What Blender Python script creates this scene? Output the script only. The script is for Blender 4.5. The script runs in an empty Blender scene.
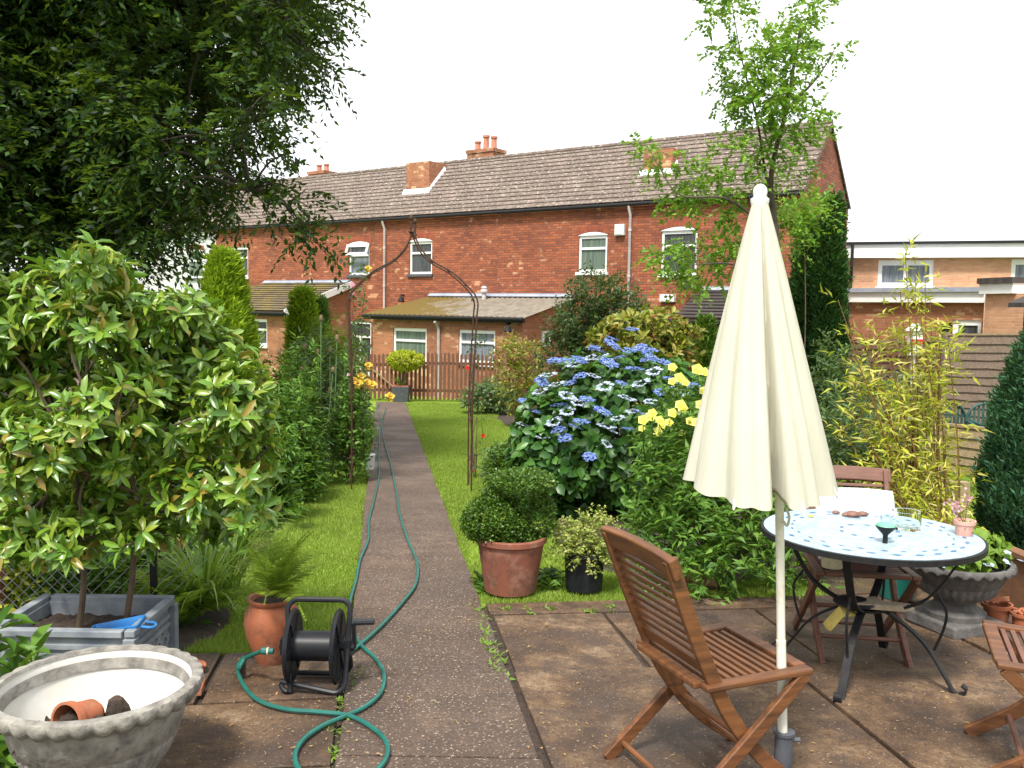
import bpy, math, random
import numpy as np
from mathutils import Vector, Matrix
R = math.radians
rng = np.random.default_rng(7)
random.seed(7)
sc = bpy.context.scene
col = sc.collection
# ------------------------------------------------ camera, sky, sun, exposure
H = 1.55; FPX = 900.0; PITCH = math.atan(75/900); ROLL = 0.016; SLOPE = 0.042
F_ = np.array([0, math.cos(PITCH), -math.sin(PITCH)]); U0 = np.array([0, math.sin(PITCH), math.cos(PITCH)]); R0 = np.array([1.0, 0, 0])
R_ = math.cos(ROLL)*R0+math.sin(ROLL)*U0; U_ = -math.sin(ROLL)*R0+math.cos(ROLL)*U0
cam = bpy.data.cameras.new('camera'); co = bpy.data.objects.new('camera', cam); col.objects.link(co)
cam.sensor_width = 36; cam.lens = FPX/1024*36; cam.clip_start = .05; cam.clip_end = 2000
co.matrix_world = Matrix(((R_[0], U_[0], -F_[0], 0), (R_[1], U_[1], -F_[1], 0), (R_[2], U_[2], -F_[2], H), (0, 0, 0, 1)))
sc.camera = co
w = bpy.data.worlds.new('World'); sc.world = w; w.use_nodes = True
nt = w.node_tree; bg = nt.nodes['Background']
sky = nt.nodes.new('ShaderNodeTexSky'); sky.sky_type = 'NISHITA'; sky.sun_disc = False
SUN_EL, SUN_AZ = R(58), R(200)          # azimuth clockwise from +Y
sky.sun_elevation = SUN_EL; sky.sun_rotation = SUN_AZ; sky.dust_density = 5; sky.air_density = 1
hs = nt.nodes.new('ShaderNodeHueSaturation'); hs.inputs['Saturation'].default_value = .25
mx = nt.nodes.new('ShaderNodeMix'); mx.data_type = 'RGBA'; mx.inputs[0].default_value = .72
mx.inputs[7].default_value = (11.5, 11.8, 12.0, 1)          # the thick bright overcast
nt.links.new(sky.outputs[0], hs.inputs['Color']); nt.links.new(hs.outputs[0], mx.inputs[6]); nt.links.new(mx.outputs[2], bg.inputs[0])
bg.inputs[1].default_value = .078
sl = bpy.data.lights.new('sun', 'SUN'); sl.energy = 2.9; sl.angle = R(10); sl.color = (1, .95, .86)
so = bpy.data.objects.new('sun', sl); col.objects.link(so)
sd = Vector((math.sin(SUN_AZ)*math.cos(SUN_EL), math.cos(SUN_AZ)*math.cos(SUN_EL), math.sin(SUN_EL)))
so.rotation_euler = sd.to_track_quat('Z', 'Y').to_euler(); so.location = (0, -5, 20)
sc.view_settings.view_transform = 'Standard'; sc.view_settings.look = 'None'; sc.view_settings.gamma = 1
sc.view_settings.use_curve_mapping = False; sc.view_settings.exposure = 1.12

# ------------------------------------------------ geometry helpers
def ray(px, py): return F_+R_*((px-512)/FPX)+U_*((384-py)/FPX)
CAM = np.array([0, 0, H])
def atY(px, py, Y): d = ray(px, py); return CAM+d*(Y/d[1])
def gp(px, py, h=0):                       # the point h above the sloping ground seen at a pixel
    d = ray(px, py); return CAM+d*((H-h)/(-d[2]-SLOPE*d[1]))
def gz(y): return -SLOPE*y
def proj(p):
    v = np.asarray(p)-CAM; z = v@F_; return 512+FPX*(v@R_)/z, 384-FPX*(v@U_)/z
def nrm(v): v = np.asarray(v, float); return v/(np.linalg.norm(v, axis=-1, keepdims=True)+1e-12)
class MB:
    def __init__(s): s.v = []; s.n = 0; s.lp = []; s.sz = []
    def add(s, v, f):
        v = np.asarray(v, float).reshape(-1, 3)
        if isinstance(f, np.ndarray):
            s.lp.append((f+s.n).ravel()); s.sz.append(np.full(len(f), f.shape[1], np.int32))
        else:
            for q in f: s.lp.append(np.array(q)+s.n); s.sz.append(np.array([len(q)], np.int32))
        s.v.append(v); s.n += len(v); return s
    def box(s, c, d, rz=0, rx=0, ry=0):
        x, y, z = np.array(d)/2; v = np.array([[a*x, b*y, e*z] for e in (-1, 1) for a, b in ((-1, -1), (1, -1), (1, 1), (-1, 1))])
        if rz or rx or ry:
            m = np.array(Matrix.Rotation(rz, 3, 'Z')@Matrix.Rotation(ry, 3, 'Y')@Matrix.Rotation(rx, 3, 'X')); v = v@m.T
        return s.add(v+np.array(c), [(3, 2, 1, 0), (4, 5, 6, 7), (0, 1, 5, 4), (1, 2, 6, 5), (2, 3, 7, 6), (3, 0, 4, 7)])
    def hexa(s, b, t):                     # four bottom points, four top points (ccw seen from above)
        return s.add(list(b)+list(t), [(3, 2, 1, 0), (4, 5, 6, 7), (0, 1, 5, 4), (1, 2, 6, 5), (2, 3, 7, 6), (3, 0, 4, 7)])
    def beam(s, p, q, w, h, up=(0, 0, 1)):
        p = np.array(p, float); q = np.array(q, float); d = nrm(q-p); a = nrm(np.cross(d, up)); b = np.cross(a, d)
        o = [(-1, -1), (1, -1), (1, 1), (-1, 1)]
        v = [p+a*i*w/2+b*j*h/2 for i, j in o]+[q+a*i*w/2+b*j*h/2 for i, j in o]
        return s.add(v, [(0, 1, 2, 3), (7, 6, 5, 4), (0, 4, 5, 1), (1, 5, 6, 2), (2, 6, 7, 3), (3, 7, 4, 0)])
    def strip(s, pts, w, h, lat):          # a flat bar bent along pts, w along lat, h across
        pts = np.array(pts, float); lat = nrm(lat); n = len(pts); t = nrm(np.gradient(pts, axis=0)); b = nrm(np.cross(t, lat))
        v = np.stack([pts-lat*w/2-b*h/2, pts+lat*w/2-b*h/2, pts+lat*w/2+b*h/2, pts-lat*w/2+b*h/2], 1).reshape(-1, 3)
        f = [(0, 1, 2, 3), tuple((n-1)*4+k for k in (3, 2, 1, 0))]
        for i in range(n-1):
            for k in range(4): f.append((i*4+k, i*4+4+k, i*4+4+(k+1) % 4, i*4+(k+1) % 4))
        return s.add(v, f)
    def tube(s, pts, r, n=8, closed=False):
        pts = np.array(pts, float); m = len(pts); r = np.broadcast_to(np.array(r, float), (m,))
        t = nrm(np.roll(pts, -1, 0)-np.roll(pts, 1, 0)) if closed else nrm(np.gradient(pts, axis=0))
        a = np.cross(t[0], (0, 0, 1)); a = np.cross(t[0], (1, 0, 0)) if np.linalg.norm(a) < .1 else a; a = nrm(a); A = []
        for i in range(m): a = nrm(a-t[i]*(a@t[i])); A.append(a)
        A = np.array(A); B = np.cross(t, A); th = np.arange(n)*2*math.pi/n
        v = pts[:, None]+(A[:, None]*np.cos(th)[None, :, None]+B[:, None]*np.sin(th)[None, :, None])*r[:, None, None]
        f = []
        for i in range(m if closed else m-1):
            j = (i+1) % m
            for k in range(n): f.append((i*n+k, i*n+(k+1) % n, j*n+(k+1) % n, j*n+k))
        if not closed: f += [tuple(range(n))[::-1], tuple((m-1)*n+k for k in range(n))]
        return s.add(v.reshape(-1, 3), f)
    def lathe(s, prof, c=(0, 0, 0), n=32, mod=None, caps=True):
        th = np.arange(n)*2*math.pi/n; v = []
        for i, (r, z) in enumerate(prof):
            rr = r*np.ones(n); zz = z*np.ones(n)
            if mod: rr, zz = mod(i, rr, zz, th)
            v.append(np.stack([np.cos(th)*rr, np.sin(th)*rr, zz], 1))
        m = len(prof); f = []
        for i in range(m-1):
            for k in range(n): f.append((i*n+k, i*n+(k+1) % n, (i+1)*n+(k+1) % n, (i+1)*n+k))
        if caps: f += [tuple(range(n))[::-1], tuple((m-1)*n+k for k in range(n))]
        return s.add(np.concatenate(v)+np.array(c), f)
    def quad(s, *p): return s.add(p, [tuple(range(len(p)))])
def obj(name, m, mat, parent=None, world=False, smooth=False, bevel=0):
    if not m.n: return None
    v = np.concatenate(m.v); lp = np.concatenate(m.lp).astype(np.int32); sz = np.concatenate(m.sz)
    if world and parent is not None:       # world coordinates to the thing's own
        r = parent
        while r.parent: r = r.parent
        v = v-np.array(r.location); a = -r.rotation_euler.z
        if a: v = np.stack([v[:, 0]*math.cos(a)-v[:, 1]*math.sin(a), v[:, 0]*math.sin(a)+v[:, 1]*math.cos(a), v[:, 2]], 1)
    me = bpy.data.meshes.new(name); me.vertices.add(len(v)); me.vertices.foreach_set('co', v.ravel())
    me.loops.add(len(lp)); me.loops.foreach_set('vertex_index', lp)
    st = np.concatenate([[0], np.cumsum(sz)[:-1]]).astype(np.int32)
    me.polygons.add(len(sz)); me.polygons.foreach_set('loop_start', st); me.polygons.foreach_set('loop_total', sz)
    me.update(calc_edges=True)
    nn = np.zeros(len(sz)*3); me.polygons.foreach_get('normal', nn); nn = nn.reshape(-1, 3)
    t = np.cross((0, 0, 1), nn); fl = np.linalg.norm(t, axis=1) < .05; t[fl] = (1, 0, 0); t = nrm(t); b = np.cross(nn, t); b[fl] = (0, 1, 0)
    pi = np.repeat(np.arange(len(sz)), sz); p = v[lp]
    uv = me.uv_layers.new(name='UVMap'); uv.data.foreach_set('uv', np.stack([(p*t[pi]).sum(1), (p*b[pi]).sum(1)], 1).ravel())
    if smooth:
        me.shade_smooth(); me.set_sharp_from_angle(angle=R(smooth if smooth is not True else 40))
    elif not mat.name.startswith(('lf_', 'pt_', 'grass', 'litter')): me.shade_flat()
    me.materials.append(mat); o = bpy.data.objects.new(name, me); col.objects.link(o)
    if parent: o.parent = parent
    if bevel:
        q = o.modifiers.new('b', 'BEVEL'); q.width = bevel; q.segments = 2; q.limit_method = 'ANGLE'
    return o
def tag(o, label, cat, group=None, kind=None):
    o['label'] = label; o['category'] = cat
    if group: o['group'] = group
    if kind: o['kind'] = kind
    return o
def thing(name, label, cat, loc=(0, 0, 0), rz=0, group=None):
    o = bpy.data.objects.new(name, None); col.objects.link(o); o.location = tuple(float(a) for a in loc); o.rotation_euler = (0, 0, rz); o.empty_display_size = .1
    return tag(o, label, cat, group)
def struct(name, m, mat, kind='structure', **k): o = obj(name, m, mat, **k); o['kind'] = kind; return o
def dup(r, loc=None, rz=None, label=None, par=None):
    c = r.copy(); col.objects.link(c); c.parent = par
    if loc is not None: c.location = tuple(float(a) for a in loc)
    if rz is not None: c.rotation_euler = (0, 0, rz)
    if label: c['label'] = label
    for ch in list(r.children): dup(ch, par=c)
    return c
def spline(p, n=8):
    p = np.array(p, float); q = np.vstack([2*p[0]-p[1], p, 2*p[-1]-p[-2]]); o = []
    for i in range(1, len(q)-2):
        for t in np.arange(n)/n:
            a, b, c, d = q[i-1], q[i], q[i+1], q[i+2]
            o.append(.5*((2*b)+(c-a)*t+(2*a-5*b+4*c-d)*t*t+(3*b-a-3*c+d)*t**3))
    o.append(p[-1]); return np.array(o)
class Fr:                                   # a vertical wall plane: a along, z up, c outwards
    def __init__(s, O, U): s.O = np.array(O, float); s.U = nrm([U[0], U[1], 0]); s.N = np.array([s.U[1], -s.U[0], 0])
    def P(s, a, z, c=0): q = s.O+s.U*a+s.N*c; return np.array([q[0], q[1], z])
    def hit(s, px, py, c=0):
        d = ray(px, py); o = s.O+s.N*c; t = ((o-CAM)@s.N)/(d@s.N); q = CAM+d*t; return (q-s.O)@s.U, q[2]
    def box(s, m, a0, a1, z0, z1, c0, c1):
        g = [(a0, c1), (a1, c1), (a1, c0), (a0, c0)]
        return m.hexa([s.P(a, z0, c) for a, c in g], [s.P(a, z1, c) for a, c in g])
# ------------------------------------------------ materials
MATS = {}
def newmat(name):
    m = bpy.data.materials.new(name); m.use_nodes = True; return m, m.node_tree, m.node_tree.nodes['Principled BSDF']
def N(t, typ, **k):
    n = t.nodes.new(typ)
    for a, b in k.items():
        if a[0] == '_': n.inputs[a[1:].replace('_', ' ')].default_value = b
        else: setattr(n, a, b)
    return n
def ramp(t, fac, stops, interp='LINEAR'):
    n = t.nodes.new('ShaderNodeValToRGB'); n.color_ramp.interpolation = interp; e = n.color_ramp.elements
    while len(e) < len(stops): e.new(.5)
    for i, (p, c) in enumerate(stops): e[i].position = p; e[i].color = tuple(c)+(1,) if len(c) == 3 else c
    t.links.new(fac, n.inputs[0]); return n.outputs[0]
def mix(t, f, a, b, mode='MIX'):
    n = t.nodes.new('ShaderNodeMix'); n.data_type = 'RGBA'; n.blend_type = mode; n.clamp_factor = True
    for i, x in ((0, f), (6, a), (7, b)):
        if isinstance(x, (int, float)): n.inputs[i].default_value = x
        elif isinstance(x, (tuple, list)): n.inputs[i].default_value = tuple(x)+(1,) if len(x) == 3 else x
        else: t.links.new(x, n.inputs[i])
    return n.outputs[2]
def noise(t, scale, detail=4, rough=.55, vec=None, out=0):
    n = N(t, 'ShaderNodeTexNoise', _Scale=scale, _Detail=detail, _Roughness=rough)
    if vec is None:
        g = t.nodes.new('ShaderNodeTexCoord'); vec = g.outputs['Object']
    t.links.new(vec, n.inputs['Vector']); return n.outputs[out]
def bump(t, p, h, strength=.3, dist=.01, prev=None):
    b = N(t, 'ShaderNodeBump', _Strength=strength, _Distance=dist); t.links.new(h, b.inputs['Height'])
    t.links.new(b.outputs[0], p.inputs['Normal']); return b
def plain(name, c, rough=.5, c2=None, sc_=20, metal=0, bmp=0, coat=0, trans=0, pale=None, dirt=None):
    if name in MATS: return MATS[name]
    m, t, p = newmat(name); p.inputs['Roughness'].default_value = rough; p.inputs['Metallic'].default_value = metal
    if max(c) < .05: p.inputs['Specular IOR Level'].default_value = .22
    if coat: p.inputs['Coat Weight'].default_value = coat
    c2 = c2 or tuple(x*.72 for x in c)
    n = noise(t, sc_, 5, .6); k = ramp(t, n, [(.35, c), (.68, c2)])
    if pale: k = mix(t, ramp(t, noise(t, 7, 7, .75), [(.5, (0, 0, 0)), (.72, (.8, .8, .8))]), k, pale)
    if dirt: k = mix(t, ramp(t, noise(t, 11, 7, .8), [(.52, (0, 0, 0)), (.66, (.7, .7, .7))]), k, dirt)
    t.links.new(k, p.inputs['Base Color'])
    if bmp: bump(t, p, noise(t, sc_*4, 3), bmp, .004)
    MATS[name] = m; return m
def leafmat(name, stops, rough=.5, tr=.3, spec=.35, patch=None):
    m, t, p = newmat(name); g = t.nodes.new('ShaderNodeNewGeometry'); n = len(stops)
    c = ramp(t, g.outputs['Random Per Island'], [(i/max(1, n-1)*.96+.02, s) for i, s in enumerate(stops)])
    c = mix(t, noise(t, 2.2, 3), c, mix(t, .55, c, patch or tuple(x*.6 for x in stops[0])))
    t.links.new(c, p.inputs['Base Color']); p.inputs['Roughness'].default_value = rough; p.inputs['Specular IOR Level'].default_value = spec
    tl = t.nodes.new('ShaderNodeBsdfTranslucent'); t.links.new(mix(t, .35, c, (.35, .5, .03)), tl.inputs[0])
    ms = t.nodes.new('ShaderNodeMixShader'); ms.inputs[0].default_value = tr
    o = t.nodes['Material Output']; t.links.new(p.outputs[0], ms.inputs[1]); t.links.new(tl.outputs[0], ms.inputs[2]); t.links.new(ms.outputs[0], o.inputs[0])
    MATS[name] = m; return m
def brickmat(name, c1, c2, mortar, pale, pal=.66, rough=.85):
    m, t, p = newmat(name); uv = N(t, 'ShaderNodeUVMap')
    b = N(t, 'ShaderNodeTexBrick', _Scale=1.0); b.inputs['Brick Width'].default_value = .225; b.inputs['Row Height'].default_value = .075
    b.inputs['Mortar Size'].default_value = .009; b.inputs['Mortar Smooth'].default_value = .3
    b.inputs['Color1'].default_value = c1+(1,); b.inputs['Color2'].default_value = c2+(1,); b.inputs['Mortar'].default_value = mortar+(1,)
    t.links.new(uv.outputs[0], b.inputs['Vector'])
    # a second brick pattern of the same size picks single bricks that are pale or burnt
    b2 = N(t, 'ShaderNodeTexBrick', _Scale=1.0); b2.inputs['Brick Width'].default_value = .225; b2.inputs['Row Height'].default_value = .075
    b2.inputs['Mortar Size'].default_value = 0; b2.inputs['Color1'].default_value = (0, 0, 0, 1); b2.inputs['Color2'].default_value = (1, 1, 1, 1); b2.inputs['Bias'].default_value = 0
    t.links.new(uv.outputs[0], b2.inputs['Vector'])
    big = noise(t, .9, 3, .6, uv.outputs[0])
    a = N(t, 'ShaderNodeMath', operation='MULTIPLY'); t.links.new(b2.outputs[0], a.inputs[0])
    r = ramp(t, big, [(.42, (.35, .35, .35)), (.62, (1, 1, 1))]); t.links.new(r, a.inputs[1])
    f = ramp(t, a.outputs[0], [(pal, (0, 0, 0)), (pal+.2, (.9, .9, .9))])
    c = mix(t, f, b.outputs['Color'], pale)
    st = ramp(t, noise(t, .35, 5, .7, uv.outputs[0]), [(.3, (.5, .48, .48)), (.5, (.95, .95, .95)), (.7, (1.12, 1.05, 1))])
    c = mix(t, .8, c, st, 'MULTIPLY')
    t.links.new(c, p.inputs['Base Color']); p.inputs['Roughness'].default_value = rough
    inv = N(t, 'ShaderNodeMath', operation='SUBTRACT'); inv.inputs[0].default_value = 1; t.links.new(b.outputs['Fac'], inv.inputs[1])
    bump(t, p, inv.outputs[0], .5, .01); MATS[name] = m; return m
def tilemat(name, c1, c2, moss=None, lich=(.5, .47, .42), wave=.3, lichen=.66):
    m, t, p = newmat(name); uv = N(t, 'ShaderNodeUVMap')
    b = N(t, 'ShaderNodeTexBrick', _Scale=1.0); b.inputs['Brick Width'].default_value = .3; b.inputs['Row Height'].default_value = .21; b.inputs['Mortar Size'].default_value = 0
    b.inputs['Color1'].default_value = c1+(1,); b.inputs['Color2'].default_value = c2+(1,); t.links.new(uv.outputs[0], b.inputs['Vector'])
    c = mix(t, ramp(t, noise(t, 1.3, 6, .7, uv.outputs[0]), [(.35, (0, 0, 0)), (.7, (1, 1, 1))]), b.outputs[0], tuple(x*.5 for x in c1))
    if moss: c = mix(t, ramp(t, noise(t, 1.1, 6, .75, uv.outputs[0]), [(.42, (0, 0, 0)), (.55, (1, 1, 1))]), c, moss)
    mp = N(t, 'ShaderNodeMapping'); mp.inputs['Scale'].default_value = (5, 10, 1); t.links.new(uv.outputs[0], mp.inputs[0])
    c = mix(t, ramp(t, noise(t, 1.6, 5, .7, mp.outputs[0]), [(lichen-.03, (0, 0, 0)), (lichen+.03, (1, 1, 1))]), c, lich)
    t.links.new(c, p.inputs['Base Color']); p.inputs['Roughness'].default_value = .9
    wv = N(t, 'ShaderNodeTexWave', _Scale=1/wave*math.pi/6.283*2*.32); wv.bands_direction = 'X'; t.links.new(uv.outputs[0], wv.inputs[0])
    bump(t, p, wv.outputs[0], .6, .03); MATS[name] = m; return m
def woodmat(name, c1, c2, rough=.5, ax='X', sc_=6, coat=0):
    m, t, p = newmat(name); g = t.nodes.new('ShaderNodeTexCoord'); mp = N(t, 'ShaderNodeMapping')
    mp.inputs['Scale'].default_value = {'X': (1, 9, 9), 'Y': (9, 1, 9), 'Z': (9, 9, 1)}[ax]
    t.links.new(g.outputs['Object'], mp.inputs[0]); n = noise(t, sc_, 6, .65, mp.outputs[0])
    c = ramp(t, n, [(.3, c1), (.5, tuple((a+b)/2 for a, b in zip(c1, c2))), (.72, c2)])
    c = mix(t, ramp(t, noise(t, 9, 5, .7), [(.45, (0, 0, 0)), (.75, (.6, .6, .6))]), c, tuple(x*.5 for x in c1))
    t.links.new(c, p.inputs['Base Color']); p.inputs['Roughness'].default_value = rough
    bump(t, p, n, .25, .003); MATS[name] = m; return m
brickmat('red_brick', (.35, .1, .038), (.19, .048, .023), (.10, .055, .04), (.52, .27, .15), .66)
brickmat('orange_brick', (.37, .14, .065), (.25, .085, .04), (.26, .17, .11), (.55, .34, .2), .52)
brickmat('tan_brick', (.6, .32, .18), (.48, .23, .12), (.45, .33, .24), (.6, .36, .22), .6)
tilemat('roof_tile', (.2, .15, .125), (.12, .088, .07), None, (.5, .45, .39), lichen=.6)
tilemat('moss_tile', (.12, .09, .07), (.09, .07, .055), (.16, .12, .03), (.35, .3, .2))
tilemat('dark_tile', (.06, .048, .045), (.045, .036, .034), None, (.12, .11, .1), lichen=.74)
def feltmat():
    m, t, p = newmat('mossy_sheet'); uv = N(t, 'ShaderNodeUVMap')
    c = ramp(t, noise(t, 3, 6, .75), [(.35, (.22, .19, .15)), (.65, (.13, .11, .085))])
    sp = N(t, 'ShaderNodeSeparateXYZ'); g = N(t, 'ShaderNodeTexCoord'); t.links.new(g.outputs['Generated'], sp.inputs[0])
    ad = N(t, 'ShaderNodeMath', operation='SUBTRACT'); t.links.new(noise(t, 1.6, 6, .75), ad.inputs[0]); t.links.new(sp.outputs[0], ad.inputs[1])
    c = mix(t, ramp(t, ad.outputs[0], [(.0, (0, 0, 0)), (.16, (1, 1, 1))]), c, (.115, .075, .012))
    t.links.new(c, p.inputs['Base Color']); p.inputs['Roughness'].default_value = .95; bump(t, p, noise(t, 14, 4), .6, .03); MATS['mossy_sheet'] = m
feltmat()
PL = plain
PL('white_paint', (.74, .74, .73), .4, (.66, .67, .67), 3); PL('render', (.55, .55, .56), .8, (.42, .43, .45), 2, dirt=(.3, .3, .28))
PL('grey_metal', (.24, .24, .25), .5, None, 3); PL('pipe_grey', (.5, .46, .46), .5, None, 3); PL('lead', (.33, .36, .42), .5, (.22, .24, .3), 2)
PL('black_plastic', (.01, .011, .014), .42, (.02, .021, .025), 8); PL('iron', (.01, .011, .013), .6, (.02, .018, .018), 40, bmp=.3)
PL('rust_iron', (.035, .022, .018), .6, (.09, .04, .02), 30)
PL('terracotta', (.36, .11, .045), .8, (.26, .08, .038), 9, bmp=.1, pale=(.42, .24, .16), dirt=(.12, .055, .03)); PL('old_terracotta', (.22, .07, .04), .8, (.14, .048, .03), 8, bmp=.1, pale=(.32, .18, .13), dirt=(.07, .04, .03))
PL('chimney_pot', (.45, .18, .11), .8, None, 8); PL('soil', (.05, .032, .022), .95, (.018, .012, .01), 30, bmp=1)
PL('lead_white', (.6, .61, .64), .6, None, 3); PL('cloth_white', (.5, .51, .55), .9, (.42, .44, .49), 12, bmp=.2)
PL('cream_plastic', (.62, .55, .36), .45); PL('teal_plastic', (.01, .12, .11), .35, (.02, .09, .08), 8); PL('pink_clay', (.62, .33, .27), .7, (.5, .27, .22), 20)
PL('blue_plastic', (.02, .2, .52), .35, (.03, .16, .42), 8); PL('green_plastic', (.012, .055, .05), .35, (.03, .08, .07), 6)
PL('pole_white', (.66, .64, .58), .4, (.6, .57, .5), 6, dirt=(.42, .36, .26)); PL('slate_plastic', (.05, .055, .07), .5, (.08, .085, .1), 14)
PL('yellow_cloth', (.62, .48, .12), .8); PL('shell', (.42, .34, .24), .7, (.28, .22, .15), 25, bmp=.4); PL('pebble', (.2, .09, .06), .6, (.12, .06, .045), 20)
PL('twig', (.11, .075, .045), .9, (.06, .04, .028), 12, bmp=.5); PL('bark', (.09, .07, .05), .95, (.035, .028, .02), 7, bmp=1)
PL('cane', (.2, .11, .03), .6, (.12, .06, .02), 12); PL('red_post', (.2, .075, .04), .8, (.12, .045, .028), 12, bmp=.5)
PL('red_paint', (.5, .02, .02), .5); PL('wire', (.25, .26, .26), .5); PL('concrete', (.42, .41, .38), .9, (.28, .27, .25), 12, bmp=.5)
woodmat('chair_wood', (.19, .074, .024), (.05, .019, .008), .5, 'Y', 5); woodmat('chair_wood_old', (.18, .078, .048), (.09, .036, .025), .55, 'Y', 5)
woodmat('chair_wood_side', (.19, .072, .023), (.05, .019, .008), .5, 'X', 4); woodmat('fence_brown', (.17, .075, .04), (.09, .04, .024), .85, 'Z', 3)
woodmat('fence_grey', (.24, .175, .13), (.12, .085, .062), .9, 'X', 3); woodmat('pale_wood', (.36, .27, .16), (.2, .14, .08), .85, 'X', 3)
woodmat('sleeper', (.22, .1, .045), (.12, .055, .028), .9, 'Y', 3); woodmat('log', (.3, .17, .09), (.1, .05, .03), .95, 'X', 7)
def glassmat(name, c, c2, s=3):
    m, t, p = newmat(name); g = N(t, 'ShaderNodeTexCoord'); mp = N(t, 'ShaderNodeMapping'); mp.inputs['Scale'].default_value = (4, 4, .25); t.links.new(g.outputs['Object'], mp.inputs[0]); t.links.new(ramp(t, noise(t, s, 4, .6, mp.outputs[0]), [(.4, c), (.6, c2)]), p.inputs['Base Color']); p.inputs['Roughness'].default_value = .3
    p.inputs['Specular IOR Level'].default_value = .25; MATS[name] = m
glassmat('pane_green', (.13, .17, .13), (.08, .11, .09)); glassmat('pane_dark', (.03, .033, .035), (.07, .075, .08)); glassmat('pane_net', (.2, .22, .25), (.1, .12, .14), 6)
def clear():
    m, t, p = newmat('clear_glass'); p.inputs['Base Color'].default_value = (.93, .98, .97, 1); p.inputs['Roughness'].default_value = .03; p.inputs['Transmission Weight'].default_value = 1; p.inputs['IOR'].default_value = 1.2; MATS['clear_glass'] = m
clear()
M = MATS
# ------------------------------------------------ ground, path, patio
def groundmat():
    m, t, p = newmat('turf'); c = ramp(t, noise(t, 1.2, 6, .7), [(.3, (.12, .2, .018)), (.5, (.2, .3, .03)), (.7, (.27, .35, .05))])
    c = mix(t, .35, c, ramp(t, noise(t, 60, 4, .7), [(.3, (.03, .08, .008)), (.7, (.19, .29, .04))]))
    t.links.new(c, p.inputs['Base Color']); p.inputs['Roughness'].default_value = 1; p.inputs['Specular IOR Level'].default_value = .1; bump(t, p, noise(t, 90, 3), .8, .02); MATS['turf'] = m
groundmat()
def slabmat(name, stops, tint, speck=.62):
    m, t, p = newmat(name); g = N(t, 'ShaderNodeNewGeometry')
    c = ramp(t, noise(t, 1.9, 9, .74), stops)
    c = mix(t, .5, c, ramp(t, g.outputs['Random Per Island'], [(0, (.75, .7, .68)), (.5, (1, .98, .95)), (1, (1.25, 1.2, 1.1))]), 'MULTIPLY')
    c = mix(t, ramp(t, noise(t, 4.5, 6, .75), [(.46, (0, 0, 0)), (.6, (.85, .85, .85))]), c, tint)
    c = mix(t, ramp(t, noise(t, 85, 3, .65), [(speck-.03, (0, 0, 0)), (speck+.05, (.85, .85, .85))]), c, (.4, .32, .25))
    c = mix(t, ramp(t, noise(t, 60, 3, .65), [(.34, (.85, .85, .85)), (.44, (0, 0, 0))]), c, (.035, .024, .018))
    t.links.new(c, p.inputs['Base Color']); r = ramp(t, noise(t, 2, 4), [(.4, (.6, .6, .6)), (.6, (.85, .85, .85))]); t.links.new(r, p.inputs['Roughness'])
    ad = N(t, 'ShaderNodeMath', operation='ADD'); t.links.new(noise(t, 120, 3), ad.inputs[0]); t.links.new(noise(t, 12, 5), ad.inputs[1]); bump(t, p, ad.outputs[0], .55, .006); MATS[name] = m
slabmat('path_concrete', [(.3, (.045, .028, .019)), (.5, (.078, .05, .035)), (.7, (.13, .088, .063))], (.06, .04, .03))
slabmat('slab', [(.36, (.025, .014, .009)), (.46, (.058, .032, .017)), (.56, (.125, .074, .038)), (.69, (.27, .195, .125))], (.055, .034, .024), .66)
m = MB(); ys = np.concatenate([np.linspace(-8, 40, 13), [80, 300]])
for i in range(len(ys)-1): m.quad((-80, ys[i], gz(ys[i])), (80, ys[i], gz(ys[i])), (80, ys[i+1], gz(ys[i+1])), (-80, ys[i+1], gz(ys[i+1])))
struct('ground', m, M['turf'])
PL0, PL1 = gp(343, 709), gp(376, 403); PR0, PR1 = gp(540, 768), gp(405, 403)
def edge(a, b, y): t = (y-a[1])/(b[1]-a[1]); return a[0]+(b[0]-a[0])*t
pxl = lambda y: edge(PL0, PL1, y); pxr = lambda y: edge(PR0, PR1, y)
def slab(m, c, top=.03, bot=-.05):
    c = [np.array(q[:2]) for q in c]; n = len(c); v = [(q[0], q[1], gz(q[1])+bot) for q in c]+[(q[0], q[1], gz(q[1])+top) for q in c]
    m.add(v, [tuple(range(n))[::-1], tuple(range(n, 2*n))]+[(i, (i+1) % n, n+(i+1) % n, n+i) for i in range(n)])
m = MB(); yb = [1.2, 3.2, 5.05, 6.35, 8.2, 10.1, 12, 14, 16, 18, 20, 22, PL1[1]]
for i in range(len(yb)-1):
    a, b = yb[i]+.006, yb[i+1]-.006; k = 6
    yy = np.linspace(a, b, k); j = rng.uniform(-.008, .008, (2, k))
    slab(m, [(pxr(y)+j[0][q], y) for q, y in enumerate(yy)][::1]+[(pxl(y)+j[1][q], y) for q, y in enumerate(yy)][::-1], .034)
struct('path', m, M['path_concrete'], bevel=.005)
dpt = nrm((PR1-PR0)[:2]); dpp = np.array([dpt[1], -dpt[0]])       # along and across the path
def pq(p, q): return PR0[:2]+dpp*p+dpt*q
def qof(px, py): g = gp(px, py); return (g[:2]-PR0[:2])@dpt, (g[:2]-PR0[:2])@dpp
q1 = qof(560, 606)[0]; q2 = qof(560, 618)[0]; q3 = qof(600, 675)[0]
m = MB(); g = .012
def row(qa, qb, cuts, top=.03):
    for i in range(len(cuts)-1):
        a, b = cuts[i]+g, cuts[i+1]-g; j = rng.uniform(-.008, .008, 8)
        slab(m, [pq(a+j[0], qa+g+j[1]), pq(b+j[2], qa+g+j[3]), pq(b+j[4], qb-g+j[5]), pq(a+j[6], qb-g+j[7])], top+rng.uniform(-.004, .004))
pj = qof(648, 672)[1]
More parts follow.
